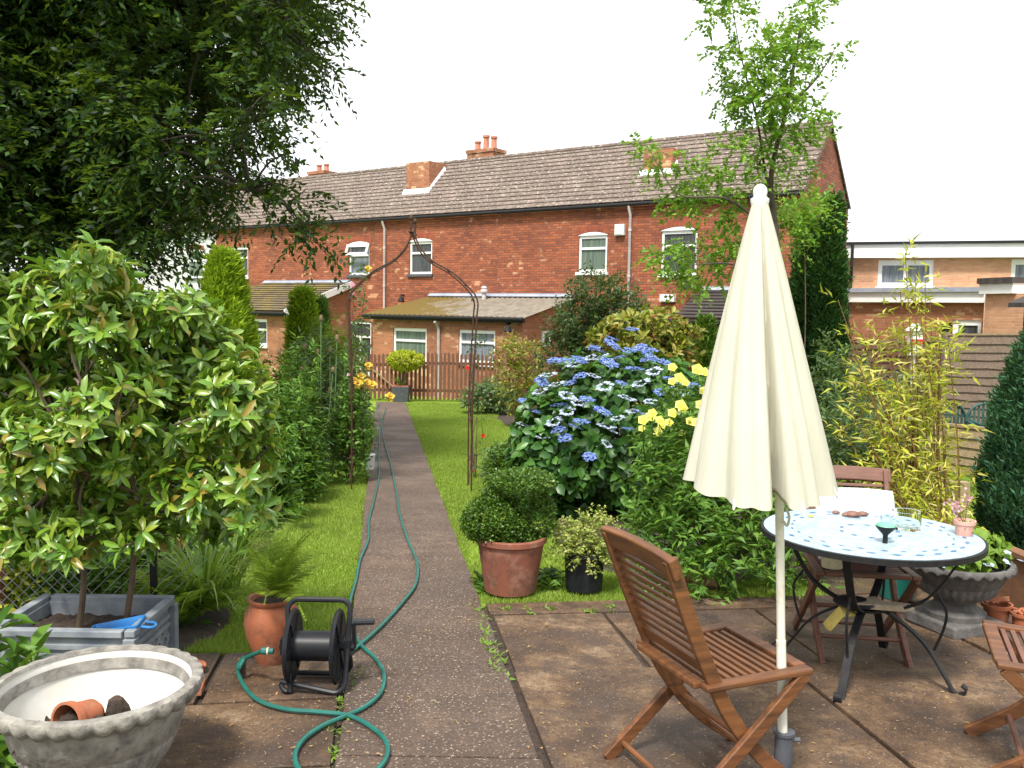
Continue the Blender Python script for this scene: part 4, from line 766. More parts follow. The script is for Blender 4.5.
jar('glass_jar', 906, 529, .065, .085, 'large clear glass jar standing on the mosaic table'); jar('drinking_glass', 886, 531, .028, .07, 'narrow clear drinking glass between the jar and the funnel light')
q = T(964, 535); rt = thing('flower_pot', 'small pink clay pot on the right rim of the mosaic table', 'plant pot', q); m = MB(); m.lathe([(.034, 0), (.043, .052), (.047, .053), (.048, .07), (.042, .07), (.038, .055), (.001, .055)], (0, 0, 0), 28); obj('pot', m, M['pink_clay'], rt, smooth=30)
POTQ = q
for i, (px, py, s, lb) in enumerate([(853, 517, .032, 'largest brown pebble of the row at the back of the table'), (863, 516, .024, 'brown pebble touching the right of the largest pebble'), (846, 516.5, .02, 'brown pebble at the left of the largest pebble'), (836, 514, .018, 'lone brown pebble left of the pebble row on the table')]):
    q = T(px, py); m = MB(); m.lathe([(.001, 0), (s*.8, .003), (s, s*.4), (s*.7, s*.8), (.001, s)], (0, 0, 0), 14, lambda i, r0, z, th: (r0*(1+.18*np.sin(th*2+i)), z)); o = obj('pebble', m, M['pebble'], smooth=True); o.location = tuple(q+[0, 0, .001]); tag(o, lb, 'pebble')
q = T(811, 517); m = MB(); m.lathe([(.001, 0), (.014, .002), (.012, .009), (.001, .011)], (0, 0, 0), 12); o = obj('yellow_pebble', m, M['yellow_cloth'], smooth=True); o.location = tuple(q+[0, 0, .001]); tag(o, 'tiny yellowish pebble near the left rim of the mosaic table', 'pebble')
q = np.array([tc[0]+.03, tc[1]-.05, TG+.34]); m = MB(); pts = [(-.14, -.02), (-.05, .02), (-.02, .09), (.03, .1), (.04, .03), (.17, -.03), (.1, -.07), (0, -.05)]; m.add([(x, y, .004) for x, y in pts]+[(x*.85, y*.85, .03+.02*x) for x, y in pts], [tuple(range(8))[::-1], tuple(range(8, 16))]+[(i, (i+1) % 8, 8+(i+1) % 8, 8+i) for i in range(8)]); o = obj('stone_slab', m, M['shell'], bevel=.006); o.location = tuple(q); tag(o, 'flat jagged beige stone resting on the iron shelf under the table', 'stone')
m = MB(); n = 8; u = np.linspace(-1, 1, n); m.add([(a*.07, b*.05, .01+.02*math.cos(a*2)*math.cos(b*2)-.1*max(0, -a-.2)) for a in u for b in u], [(i*n+j, (i+1)*n+j, (i+1)*n+j+1, i*n+j+1) for i in range(n-1) for j in range(n-1)]); o = obj('duster', m, M['yellow_cloth'], smooth=True); q = atY(842, 613, tc[1]-.02); o.location = tuple(q); mo = o.modifiers.new('s', 'SOLIDIFY'); mo.thickness = .006; tag(o, 'folded yellow duster hanging under the table beside the flat stone', 'cloth')
m = MB(); m.lathe([(.001, 0), (.08, .004), (.095, .014), (.09, .02), (.001, .012)], (0, 0, 0), 24); o = obj('black_saucer', m, M['black_plastic'], smooth=True); o.location = (tc[0]-.07, tc[1]-.03, TG+.345); tag(o, 'black saucer on the iron shelf left of the flat stone', 'saucer')
# ------------------------------------------------ stone bowl, urn, planter, pots
PL('stone', (.27, .255, .225), .95, (.11, .1, .09), 16, bmp=1); PL('dark_stone', (.11, .1, .095), .95, (.05, .047, .045), 12, bmp=1); PL('bowl_white', (.56, .55, .52), .8, (.45, .43, .38), 5, bmp=.2)
bc = atY(97, 680, 2.96); BR = 104*2.96/FPX; bg_ = gz(bc[1])+.03; rt = thing('stone_bowl', 'large round stone planter with white painted inside at the near left', 'planter', (bc[0], bc[1], bg_)); bh = bc[2]-bg_; print('bowl h', bh, 'r', BR)
def flute(i, r0, z, th):
    return (r0*(1+.035*np.abs(np.sin(th*22))) if i in (2, 3, 4) else r0), z
m = MB(); bcap = dict(caps=False); m.lathe([(BR*.45, 0), (BR*.5, .03), (BR*.52, .04), (BR*.68, bh*.35), (BR*.74, bh*.48), (BR*.75, bh*.5), (BR*.78, bh*.52), (BR*.88, bh*.86), (BR*.86, bh*.9), (BR*.83, bh*.8)], (0, 0, 0), 176, flute, **bcap); obj('bowl', m, M['stone'], rt, smooth=50)
def egg(i, r0, z, th):
    k = np.abs(np.sin(th*16)); return (r0+(.009*k if 1 <= i <= 4 else 0)), (z-(.009*k if 1 <= i <= 3 else 0))
m = MB(); m.lathe([(BR*.86, bh-.055), (BR*.93, bh-.05), (BR*.97, bh-.032), (BR*.985, bh-.015), (BR*.97, bh-.004), (BR*.93, bh), (BR*.9, bh), (BR*.885, bh-.012)], (0, 0, 0), 256, egg, caps=False); rim_ = obj('rim', m, M['stone'], rt, smooth=60)
m = MB(); m.lathe([(BR*.905, bh-.002), (BR*.88, bh-.03), (BR*.83, bh*.72), (BR*.72, bh*.45), (.02, bh*.40)], (0, 0, 0), 64, caps=False); obj('lining', m, M['bowl_white'], rt, smooth=True)
m = MB(); n = 26; u = np.linspace(-1, 1, n); V = [(a*.17, b*.11, .0) for a in u for b in u]; V = np.array(V); r2 = (V[:, 0]/.17)**2+(V[:, 1]/.11)**2; V[:, 2] = .08*np.clip(1-r2, 0, 1)+.02*np.sin(V[:, 0]*60)*np.sin(V[:, 1]*70)+rng.normal(0, .006, len(V)); m.add(V, [(i*n+j, (i+1)*n+j, (i+1)*n+j+1, i*n+j+1) for i in range(n-1) for j in range(n-1)])
o = obj('soil', m, M['soil'], rt); o.location = (.0, -.12, bh*.62)
m = MB(); c = [.10, -.08, bh*.6+.06]; m.lathe([(.04, 0), (.035, .03), (.022, .06), (.001, .07)], c, 12, lambda i, r0, z, th: (r0*(1+.2*np.sin(th*3+i)), z)); obj('soil_clod', m, M['soil'], rt)
m = MB(); m.lathe([(.035, 0), (.055, .1), (.064, .1), (.066, .125), (.057, .125), (.05, .02)], (0, 0, 0), 28); o = obj('clay_pot', m, M['terracotta'], smooth=30); o.location = (bc[0]+.03, bc[1]-.07, bg_+bh*.6+.065); o.rotation_euler = (R(82), R(0), R(-22)); tag(o, 'small terracotta pot lying on its side in the stone bowl', 'plant pot')
q = gp(187, 680); rt = thing('clay_tile', 'broken terracotta pot base on the slab behind the stone bowl', 'pot piece', (q[0], q[1], gz(q[1])+.03)); m = MB(); m.lathe([(.03, 0), (.075, .0), (.085, .035), (.075, .035), (.06, .012), (.001, .01)], (0, 0, 0), 22, lambda i, r0, z, th: (r0, z*(1+.4*(th > 4)))); obj('base', m, M['terracotta'], rt)
q = gp(199, 700); m = MB(); m.hexa([(-.05, -.04, 0), (.05, -.03, 0), (.04, .05, 0), (-.04, .04, 0)], [(-.045, -.04, .05), (.055, -.03, .035), (.04, .05, .045), (-.04, .045, .055)]); o = obj('brick_piece', m, M['terracotta'], bevel=.004); o.location = (q[0]-.03, q[1], gz(q[1])+.03); tag(o, 'orange brick fragment against the rim of the stone bowl', 'brick')
# grey lattice planter box
ph = .265; x0, x1, y0, y1 = -2.23, -1.63, 3.78, 4.24; zg = gz(4)+.03; rt = thing('planter_box', 'square grey wood effect planter box with lattice sides holding the shrub', 'planter', ((x0+x1)/2, (y0+y1)/2, zg))
hx, hy = (x1-x0)/2, (y1-y0)/2; PL('planter_grey', (.13, .15, .18), .8, (.25, .27, .29), 7, bmp=.3)
m = MB(); tk = .03
for (cx_, cy_, dx, dy) in ((0, -hy+tk/2, 2*hx-.01, tk), (0, hy-tk/2, 2*hx-.01, tk), (-hx+tk/2, 0, tk, 2*hy-2*tk), (hx-tk/2, 0, tk, 2*hy-2*tk)): m.box((cx_, cy_, ph/2), (dx, dy, ph-.02))
obj('side_panels', m, M['planter_grey'], rt, bevel=.003)
m = MB(); r1 = .04
for (a, b) in (((-hx, -hy), (hx, -hy)), ((hx, -hy), (hx, hy)), ((hx, hy), (-hx, hy)), ((-hx, hy), (-hx, -hy))):
    a = np.array([*a, ph]); b = np.array([*b, ph]); d_ = nrm(b-a); m.beam(a-d_*.012, b-d_*.03, .045, .03)
obj('top_rim', m, M['planter_grey'], rt, bevel=.004)
for sx, sy in ((-1, -1), (1, -1), (1, 1), (-1, 1)): m = MB(); m.box((sx*(hx+.002), sy*(hy+.002), (ph-.02)/2), (.05, .05, ph-.02)); obj('corner_post', m, M['planter_grey'], rt, bevel=.003)
m = MB()
for f_, ax, sg in ((hx, 0, 1), (hy, 1, -1)):
    L_ = (hy if ax == 0 else hx)*2-.1
    for z in (.03, ph-.06, ph-.1):
        a = (f_+.006, -L_/2, z) if ax == 0 else (-L_/2, -f_-.006, z); b = (f_+.006, L_/2, z) if ax == 0 else (L_/2, -f_-.006, z); m.beam(a, b, .02, .02)
    nx = 5; zz0, zz1 = .045, ph-.115
    for k in range(-3, nx):
        for dr_ in (1, -1):
            u0 = -L_/2+L_*k/nx*1.0; h_ = zz1-zz0; p0, p1 = u0, u0+h_; c0, c1 = max(p0, -L_/2), min(p1, L_/2)
            if c1-c0 < .02: continue
            za, zb = zz0+(c0-p0), zz0+(c1-p0)
            if dr_ < 0: za, zb = zz1-(c0-p0), zz1-(c1-p0)
            o_ = f_+.004+.002*dr_; a = (o_, c0, za) if ax == 0 else (c0, -o_, za); b = (o_, c1, zb) if ax == 0 else (c1, -o_, zb); m.beam(a, b, .012, .014, (1, 0, 0) if ax == 0 else (0, 1, 0))
obj('lattice', m, M['planter_grey'], rt)
m = MB(); n = 24; u = np.linspace(-1, 1, n); m.add([(a*(hx-.02), b*(hy-.02), ph-.07+rng.normal(0, .006)) for a in u for b in u], [(i*n+j, (i+1)*n+j, (i+1)*n+j+1, i*n+j+1) for i in range(n-1) for j in range(n-1)]); obj('soil', m, M['soil'], rt)
rt = thing('blue_scoop', 'bright blue plastic scoop lying across the front of the planter box', 'scoop', (-1.68, 3.86, zg+ph-.03), R(8)); PB = M['blue_plastic']
m = MB(); m.add([(-.16, -.035, .0), (-.16, .035, 0), (.06, .06, 0), (.06, -.06, 0), (-.15, -.045, .03), (-.15, .045, .03), (.065, .075, .06), (.065, -.075, .06)], [(0, 1, 2, 3), (0, 3, 7, 4), (1, 5, 6, 2), (0, 4, 5, 1), (3, 2, 6, 7)]); o = obj('tray', m, PB, rt, bevel=.008); s = o.modifiers.new('s', 'SOLIDIFY'); s.thickness = .006
m = MB(); m.tube(spline([(.065, -.03, .04), (.11, -.03, .035), (.12, 0, .03), (.11, .03, .035), (.065, .03, .04)], 5), .007, 8); obj('handle', m, PB, rt)
# urn
u = gp(953, 632); uz = gz(u[1])+.03; rt = thing('stone_urn', 'dark fluted stone urn on a square plinth right of the table', 'urn', (u[0], u[1], uz)); uh = atY(955, 559, u[1])[2]-uz; ur = 53*u[1]/FPX; print('urn', uh, ur)
PL('urn_stone', (.13, .12, .115), .95, (.06, .057, .055), 14, bmp=1)
m = MB(); m.box((0, 0, .035), (ur*1.25, ur*1.25, .07), R(20)); obj('plinth', m, M['urn_stone'], rt, bevel=.012)
def fl2(i, r0, z, th): return (r0*(1+.04*np.abs(np.sin(th*16))) if 5 <= i <= 7 else r0*(1+.03*np.abs(np.sin(th*14))) if 11 <= i <= 13 else r0), z-(.01*np.abs(np.sin(th*14)) if 11 <= i <= 12 else 0)
m = MB(); m.lathe([(ur*.55, .07), (ur*.56, .1), (ur*.4, .13), (ur*.36, .15), (ur*.42, .17), (ur*.5, .185), (ur*.66, uh*.55), (ur*.74, uh*.68), (ur*.76, uh*.7), (ur*.8, uh*.72), (ur*.92, uh*.9), (ur*.98, uh*.93), (ur, uh*.97), (ur*.97, uh), (ur*.9, uh), (ur*.85, uh-.05), (.01, uh-.05)], (0, 0, 0), 128, fl2); obj('bowl', m, M['urn_stone'], rt, smooth=50)
URN = (u, uz, uh, ur)
# teal bucket behind the chair, terracotta shards
q = gp(903, 606); m = MB(); m.lathe([(.1, 0), (.125, .16), (.135, .19), (.14, .2), (.12, .2), (.1, .03)], (0, 0, 0), 32); PL('teal_bucket', (.012, .14, .11), .35, (.01, .1, .085), 6); rt = thing('bucket', 'teal green plastic bucket on the patio between chair and urn', 'bucket', (q[0], q[1]+.1, gz(q[1])+.03)); obj('pail', m, M['teal_bucket'], rt, smooth=True); m = MB(); m.tube([(.135*math.cos(t), .02, .2+.06*math.sin(t)) for t in np.linspace(0, math.pi, 14)], .004, 6); obj('handle', m, M['iron'], rt)
for i, (px, py, s, rx, lb) in enumerate([(1003, 634, .075, 12, 'terracotta pot full of broken shards behind the edge chair'), (1030, 640, .06, 25, 'smaller terracotta pot leaning beside the pot of shards')]):
    q = gp(px, py); rt = thing('clay_pot', lb, 'plant pot', (q[0], q[1]+.08, gz(q[1])+.03)); m = MB(); m.lathe([(s*.6, 0), (s*.9, s*1.3), (s*1.08, s*1.32), (s*1.1, s*1.6), (s*.95, s*1.6), (s*.8, s*.3)], (0, 0, 0), 26); obj('pot', m, M['terracotta'], rt, smooth=30)
    m = MB()
    for k in range(7): a = rng.uniform(0, 6.28); m.box((math.cos(a)*s*.5, math.sin(a)*s*.5, s*1.6+rng.uniform(0, .02)), (s*.8, s*.5, .008), rng.uniform(0, 3), rng.uniform(-.6, .6), rng.uniform(-.6, .6))
    obj('shards', m, M['terracotta'], rt)
# pots along the path
def pot(name, lab, px, py, r0, r1, h_, mat, rimh=.045, smooth_=30):
    q = gp(px, py); rt = thing(name, lab, 'plant pot', (q[0], q[1]+r0, gz(q[1])+.03)); m = MB(); m.lathe([(r0, 0), (r1*.93, h_-rimh), (r1*.96, h_-rimh+.004), (r1, h_-rimh+.01), (r1, h_-.006), (r1*.98, h_), (r1*.9, h_), (r1*.86, h_-.05)], (0, 0, 0), 48); obj('pot', m, M[mat], rt, smooth=smooth_)
    m = MB(); m.lathe([(r1*.87, h_-.06), (r1*.6, h_-.045), (.01, h_-.04)], (0, 0, 0), 24); obj('soil', m, M['soil'], rt); return rt, (q[0], q[1]+r0, gz(q[1])+.03+h_)
_, TOPI = pot('terracotta_pot', 'large tapered terracotta pot holding the clipped box, beside the path', 510, 602, .16, .222, .345, 'old_terracotta', .045)
_, BLK = pot('black_pot', 'black plastic pot holding the cream variegated plant', 585, 598, .115, .135, .235, 'black_plastic', .03)
q = gp(268, 673); rt = thing('terracotta_jar', 'bulging terracotta jar with a fern behind the hose reel', 'plant pot', (q[0], q[1]+.08, gz(q[1])+.03)); jh = .31; jr = .132
m = MB(); m.lathe([(jr*.55, 0), (jr*.65, .03), (jr*.9, jh*.4), (jr, jh*.62), (jr*.96, jh*.76), (jr*.8, jh*.88), (jr*.76, jh*.92), (jr*.86, jh*.96), (jr*.88, jh), (jr*.74, jh), (jr*.68, jh*.9)], (0, 0, 0), 40); obj('jar', m, M['terracotta'], rt, smooth=True); JAR = (q[0], q[1]+.08, gz(q[1])+.03+jh)
m = MB(); m.lathe([(jr*.7, jh*.93), (.01, jh*.95)], (0, 0, 0), 20); obj('soil', m, M['soil'], rt)
# square black pot with the lollipop tree
q = gp(400, 402); rt = thing('square_pot', 'square black plastic pot at the end of the path', 'plant pot', (q[0], q[1]+.2, gz(q[1]))); s = .24; m = MB(); m.hexa([(-s*.85, -s*.85, 0), (s*.85, -s*.85, 0), (s*.85, s*.85, 0), (-s*.85, s*.85, 0)], [(-s, -s, .42), (s, -s, .42), (s, s, .42), (-s, s, .42)]); obj('pot', m, M['slate_plastic'], rt, bevel=.01); m = MB(); m.box((0, 0, .425), (s*1.85, s*1.85, .03)); obj('soil', m, M['terracotta'], rt); LOL = (q[0], q[1]+.2, gz(q[1])+.42)
# log behind the chair
q = gp(690, 590); m = MB(); m.tube([(-.18, 0, .05), (-.08, .01, .07), (.03, 0, .06), (.12, -.02, .05), (.17, -.03, .035)], [.05, .07, .065, .05, .02], 12); v = m.v[0]; v += rng.normal(0, .006, v.shape); o = obj('driftwood', m, M['log'], smooth=50); o.location = (q[0], q[1], gz(q[1])+.02); o.rotation_euler = (0, 0, R(-6)); tag(o, 'chunk of weathered driftwood on the patio edge behind the near chair', 'log')
# bird table, post and wire left, bird box
q = atY(72, 410, 9); rt = thing('bird_table', 'pale weathered bird table seen through the left shrub', 'bird table', (q[0], q[1], gz(9))); z = atY(72, 388, 9)[2]-gz(9); m = MB(); m.box((0, 0, z/2), (.06, .06, z)); obj('post', m, M['fence_grey'], rt); m = MB(); m.hexa([(-.17, -.14, z), (.17, -.14, z), (.17, .14, z), (-.17, .14, z)], [(-.02, -.14, z+.12), (.02, -.14, z+.12), (.02, .14, z+.12), (-.02, .14, z+.12)]); obj('roof', m, M['fence_grey'], rt); m = MB(); m.box((0, 0, z-.2), (.3, .26, .02)); obj('tray', m, M['fence_grey'], rt)
q = gp(66, 592); m = MB(); m.box((0, 0, .35), (.12, .09, .8)); m.box((0, 0, .76), (.1, .07, .03)); o = obj('timber_post', m, M['red_post'], bevel=.006); o.location = (q[0]-.08, 4.75, gz(4.75)); tag(o, 'short reddish timber post behind the planter box', 'post')
rt = thing('wire_fence', 'green chain link wire strung low behind the planter box', 'fence', (-2.6, 4.66, gz(4.66))); m = MB()
for k in range(-9, 11):
    for s in (1, -1):
        x = k*.06; a = (x, 0, .0); b = (x+s*.55, 0, .55); m.tube([a, b], .0018, 4)
obj('mesh', m, M['wire'], rt); 
for x in (-.56, .72): m = MB(); m.box((x, 0, .32), (.03, .03, .64)); obj('post', m, M['iron'], rt)
q = atY(915, 340, 14.9); rt = thing('bird_box', 'small white bird box with a red band above the fence behind the bamboo', 'bird box', (q[0], q[1], q[2]-.25)); m = MB(); m.box((0, 0, .2), (.2, .12, .4)); m.hexa([(-.14, -.1, .4), (.14, -.1, .4), (.14, .1, .4), (-.14, .1, .4)], [(-.01, -.1, .52), (.01, -.1, .52), (.01, .1, .52), (-.01, .1, .52)]); obj('box', m, M['white_paint'], rt); m = MB(); m.box((0, -.065, .22), (.2, .02, .09)); obj('band', m, M['red_paint'], rt); m = MB(); m.box((0, .03, -.8), (.05, .05, 1.8)); obj('pole', m, M['white_paint'], rt)
q = gp(370, 472); m = MB(); m.lathe([(.05, 0), (.06, .2), (.065, .21), (.06, .22), (.05, .22), (.045, .02)], (0, 0, 0), 20); o = obj('white_pot', m, M['white_paint'], smooth=True); o.location = (q[0], q[1], gz(q[1])); tag(o, 'small white pot at the foot of the left arch post beside the path', 'plant pot')
# ------------------------------------------------ foliage tools
SH = {'d': (np.array([[0, 0, 0], [.45, -.5, .06], [1, 0, 0], [.45, .5, .06]]), [[0, 1, 2, 3]]),
      't': (np.array([[0, -.25, 0], [1, 0, 0], [0, .25, 0]]), [[0, 1, 2]]),
      'o': (np.array([[0, 0, 0], [.3, -.42, .10], [.3, 0, 0], [.3, .42, .10], [.7, -.40, .05], [.72, 0, -.05], [.7, .40, .05], [1, 0, -.16]]), [[0, 1, 2, 2], [0, 2, 3, 3], [2, 1, 4, 5], [2, 5, 6, 3], [5, 4, 7, 7], [5, 7, 6, 6]]),
      'l': (np.array([[0, 0, 0], [.3, -.5, .1], [.33, 0, 0], [.3, .5, .1], [1, 0, -.1]]), [[0, 1, 2], [0, 2, 3], [2, 1, 4], [2, 4, 3]])}
def lv(m, P, D, Nn, L, W, shape='d'):
    """leaves at P pointing along D, facing Nn, L long and W wide"""
    P = np.asarray(P); n = len(P); D = nrm(D); S = nrm(np.cross(D, Nn)+1e-9); Z = np.cross(S, D); L = np.broadcast_to(L, (n,)); W = np.broadcast_to(W, (n,))
    v, f = SH[shape]; V = P[:, None]+D[:, None]*(v[None, :, 0, None]*L[:, None, None])+S[:, None]*(v[None, :, 1, None]*W[:, None, None])+Z[:, None]*(v[None, :, 2, None]*L[:, None, None]); k = len(v); base = (np.arange(n)*k)[:, None]
    V = V.reshape(-1, 3)
    if shape == 'o':
        tri = np.array([[0, 1, 2], [0, 2, 3], [5, 4, 7], [5, 7, 6]]); qd = np.array([[2, 1, 4, 5], [2, 5, 6, 3]])
        i0 = m.n; m.add(V, (base[:, :, None]+tri[None]).reshape(-1, 3)); q = (base[:, :, None]+qd[None]).reshape(-1, 4)
        m.lp.append((q+i0).ravel()); m.sz.append(np.full(len(q), 4, np.int32))
    else: m.add(V, (base[:, :, None]+np.array(f)[None]).reshape(-1, len(f[0])))
def rdir(n, up=0): d = rng.normal(size=(n, 3)); d[:, 2] += up; return nrm(d)
def sprays(m, P, D, length, K, L, W, spread=55, droop=.3, shape='d', jit=.25, ldroop=.2, face=.6):
    """K leaves set alternately along a twig from each P in direction D"""
    P = np.asarray(P); D = nrm(D); n = len(P); length = np.broadcast_to(length, (n,)); t = (np.arange(K)+.6)/K; S = nrm(np.cross(D, rdir(n, 2.5)))
    pos = P[:, None]+D[:, None]*(t[None, :, None]*length[:, None, None]); pos[:, :, 2] -= droop*length[:, None]*t[None]**2
    sg = np.where(np.arange(K) % 2 == 0, 1, -1)[None, :, None]; c, s = math.cos(R(spread)), math.sin(R(spread)); ld = D[:, None]*c+S[:, None]*sg*s+rng.normal(0, jit, (n, K, 3)); ld[:, :, 2] -= ldroop
    nn = rdir(n*K, 1/face); lv(m, pos.reshape(-1, 3), ld.reshape(-1, 3), nn, L*rng.uniform(.7, 1.2, n*K), W*rng.uniform(.8, 1.15, n*K), shape)
def whorls(m, P, D, k, L, W, tilt=60, shape='o', jit=.2, ldroop=.15):
    n = len(P); D = nrm(D); A = nrm(np.cross(D, rdir(n))); B = np.cross(D, A); a = (np.arange(k)*2.4)[None]+rng.uniform(0, 6, (n, 1)); ti = R(tilt)*rng.uniform(.6, 1.25, (n, k))
    r = A[:, None]*np.cos(a)[:, :, None]+B[:, None]*np.sin(a)[:, :, None]; d = D[:, None]*np.cos(ti)[:, :, None]+r*np.sin(ti)[:, :, None]+rng.normal(0, jit, (n, k, 3)); d[:, :, 2] -= ldroop
    nn = D[:, None]*1.0-r*.5+rng.normal(0, .3, (n, k, 3)); P2 = P[:, None]-D[:, None]*(np.arange(k)/k*L*.5)[None, :, None]
    lv(m, P2.reshape(-1, 3), d.reshape(-1, 3), nn.reshape(-1, 3), L*rng.uniform(.6, 1.15, n*k), W*rng.uniform(.75, 1.15, n*k), shape)
def blob(n, c, r, shell=.5, lump=.16, seed=None, lo=-1.0):
    """points in a lumpy ellipsoid, and the way out of it"""
    d = rdir(n*2); d = d[d[:, 2] > lo][:n]; n = len(d); ph = np.random.default_rng(seed if seed is not None else int(abs(c[0]*977+c[1]*131+c[2]*31))).uniform(0, 6, 9)
    g = 1+lump*(np.sin(d[:, 0]*4+ph[0])+np.sin(d[:, 1]*4.5+ph[1])+np.sin(d[:, 2]*4+ph[2])+.7*np.sin(d[:, 0]*9+ph[3])*np.sin(d[:, 2]*8+ph[4]))*.6
    s = shell+(1-shell)*rng.uniform(0, 1, n)**.6; return np.array(c)+d*np.array(r)*(g*s)[:, None], d
def stems(m, base, tips, r0=.012, r1=.004, bend=.15, n=5):
    for t in tips:
        base_ = np.array(base)+rng.normal(0, r0, 3)*[1, 1, 0]; mid = base_*.5+t*.5+rng.normal(0, bend*np.linalg.norm(t-base_)*.3, 3); m.tube(spline([base_, mid, t], 4), np.linspace(r0, r1, 9), n)
G = lambda px, py: gp(px, py)
def plant(name, lab, cat, base, group=None): return thing(name, lab, cat, base, 0, group)
def mpp(Y): return Y/FPX
# leaf colours
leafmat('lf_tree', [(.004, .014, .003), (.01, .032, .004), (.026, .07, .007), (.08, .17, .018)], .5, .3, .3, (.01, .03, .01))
leafmat('lf_robinia', [(.08, .19, .02), (.14, .3, .025), (.22, .4, .035), (.3, .46, .07)], .5, .4, .3)
leafmat('lf_rhodo', [(.05, .13, .012), (.09, .2, .018), (.15, .29, .028), (.2, .34, .035), (.3, .42, .09), (.11, .24, .02), (.17, .31, .025), (.34, .4, .04), (.12, .24, .018), (.33, .22, .04)], .3, .22, .55)
leafmat('lf_gold', [(.13, .24, .01), (.22, .36, .012), (.33, .46, .02), (.38, .5, .04)], .6, .35, .2)
leafmat('lf_cypress', [(.012, .05, .014), (.025, .085, .018), (.045, .13, .025)], .6, .15, .25)
leafmat('lf_bluecon', [(.02, .07, .035), (.035, .12, .055), (.06, .16, .07)], .6, .15, .25)
leafmat('lf_bamboo', [(.3, .38, .025), (.5, .54, .03), (.66, .63, .08), (.72, .66, .22), (.4, .28, .06)], .45, .4, .35)
leafmat('lf_hydra', [(.028, .095, .018), (.035, .12, .018), (.06, .165, .025), (.1, .23, .035)], .4, .2, .45)
leafmat('lf_mid', [(.04, .11, .014), (.07, .17, .02), (.12, .25, .032), (.19, .34, .055)], .5, .3, .3)
leafmat('lf_greygreen', [(.05, .10, .035), (.09, .16, .06), (.14, .22, .09), (.2, .27, .13)], .6, .3, .25)
leafmat('lf_darkshrub', [(.02, .05, .015), (.035, .085, .02), (.07, .12, .04), (.13, .17, .08)], .5, .25, .3)
leafmat('lf_photinia', [(.12, .18, .015), (.22, .27, .02), (.34, .33, .04), (.5, .42, .12), (.16, .2, .02), (.45, .12, .04)], .4, .3, .4)
leafmat('lf_box', [(.03, .08, .012), (.06, .14, .016), (.1, .2, .022), (.18, .3, .035)], .4, .25, .4)
leafmat('lf_varieg', [(.16, .25, .03), (.4, .42, .1), (.58, .56, .22), (.2, .3, .04)], .5, .3, .3)
leafmat('lf_lime', [(.34, .42, .02), (.5, .55, .03), (.6, .6, .08)], .5, .35, .3)
leafmat('lf_fern', [(.16, .27, .02), (.26, .4, .035), (.38, .5, .07)], .55, .5, .25)
leafmat('lf_strap', [(.08, .18, .015), (.15, .28, .03), (.28, .4, .08), (.4, .48, .14)], .45, .35, .3)
leafmat('lf_weed', [(.12, .22, .02), (.2, .33, .04)], .6, .3)
leafmat('pt_blue', [(.06, .12, .42), (.12, .2, .52), (.22, .31, .6), (.38, .46, .66)], .7, .2, .1, (.1, .14, .42)); leafmat('pt_palb', [(.42, .5, .72), (.55, .62, .78), (.66, .7, .8)], .7, .25, .1)
leafmat('pt_yellow', [(.6, .56, .06), (.68, .65, .14), (.72, .7, .28)], .7, .3, .1, (.6, .55, .08)); leafmat('pt_rose', [(.75, .42, .03), (.8, .55, .08), (.82, .66, .2)], .7, .35, .1, (.7, .4, .03))
leafmat('pt_pink', [(.6, .25, .35), (.7, .42, .5), (.75, .55, .55)], .7, .3, .1); leafmat('pt_purple', [(.35, .03, .3), (.5, .06, .4)], .7, .3, .1); leafmat('pt_red', [(.5, .01, .01), (.65, .03, .02)], .7, .2, .1)
leafmat('teasel', [(.2, .15, .09), (.3, .22, .13), (.24, .24, .12)], .9, .1, .1)
# ------------------------------------------------ trees
def crown_tree(name, lab, base, trunk, r0, limbs, clusters, twig, K, L, W, mat, dens, droop=.35, stemr=.02, spread=55, updir=0.0, trunk_r1=None):
    """clusters: (centre, radius); each hangs on a branch from the nearest point of the limbs"""
    rt = plant(name, lab, 'tree', base); m = MB(); tp = spline(trunk, 6); m.tube(tp, np.linspace(r0, trunk_r1 or r0*.35, len(tp)), 12); nodes = list(tp[len(tp)//3:]); 
    for l in limbs:
        q = spline(l, 6); m.tube(q, np.linspace(r0*.36, r0*.07, len(q)), 8); nodes += list(q[2:])
    nodes = np.array(nodes); mb = m; P = []; D = []
    for c, rr in clusters:
        c = np.array(c); k = np.argmin(np.linalg.norm(nodes-c, axis=1)+np.maximum(0, nodes[:, 2]-c[2])*.5); a = nodes[k]; L_ = np.linalg.norm(c-a)
        mid = a*.5+c*.5+np.array([0, 0, .12*L_])+rng.normal(0, .05*L_, 3); q = spline([a, mid, c], 5); mb.tube(q, np.linspace(min(stemr*2, stemr*(.5+L_)), stemr*.35, len(q)), 6)
        n = max(3, int(dens*rr*rr)); p, d = blob(n, c, (rr, rr, rr*.75), .12, .2); P.append(p); D.append(d+nrm(c-a)*.5+[0, 0, updir])
        for j in range(min(9, 3+n//12)): t = p[j % len(p)]; mb.tube([c-(c-a)*.1*rng.uniform(0, 1), c*.5+t*.5+[0, 0, .02], t], [stemr*.35, stemr*.25, stemr*.12], 5)
    obj('trunk', m, M['bark'], rt, world=True, smooth=True); P = np.concatenate(P); D = np.concatenate(D); m = MB(); sprays(m, P, D, twig*rng.uniform(.6, 1.2, len(P)), K, L, W, spread, droop, 'd', .25, .25); obj('crown', m, M[mat], rt, world=True); print(name, m.n); return rt
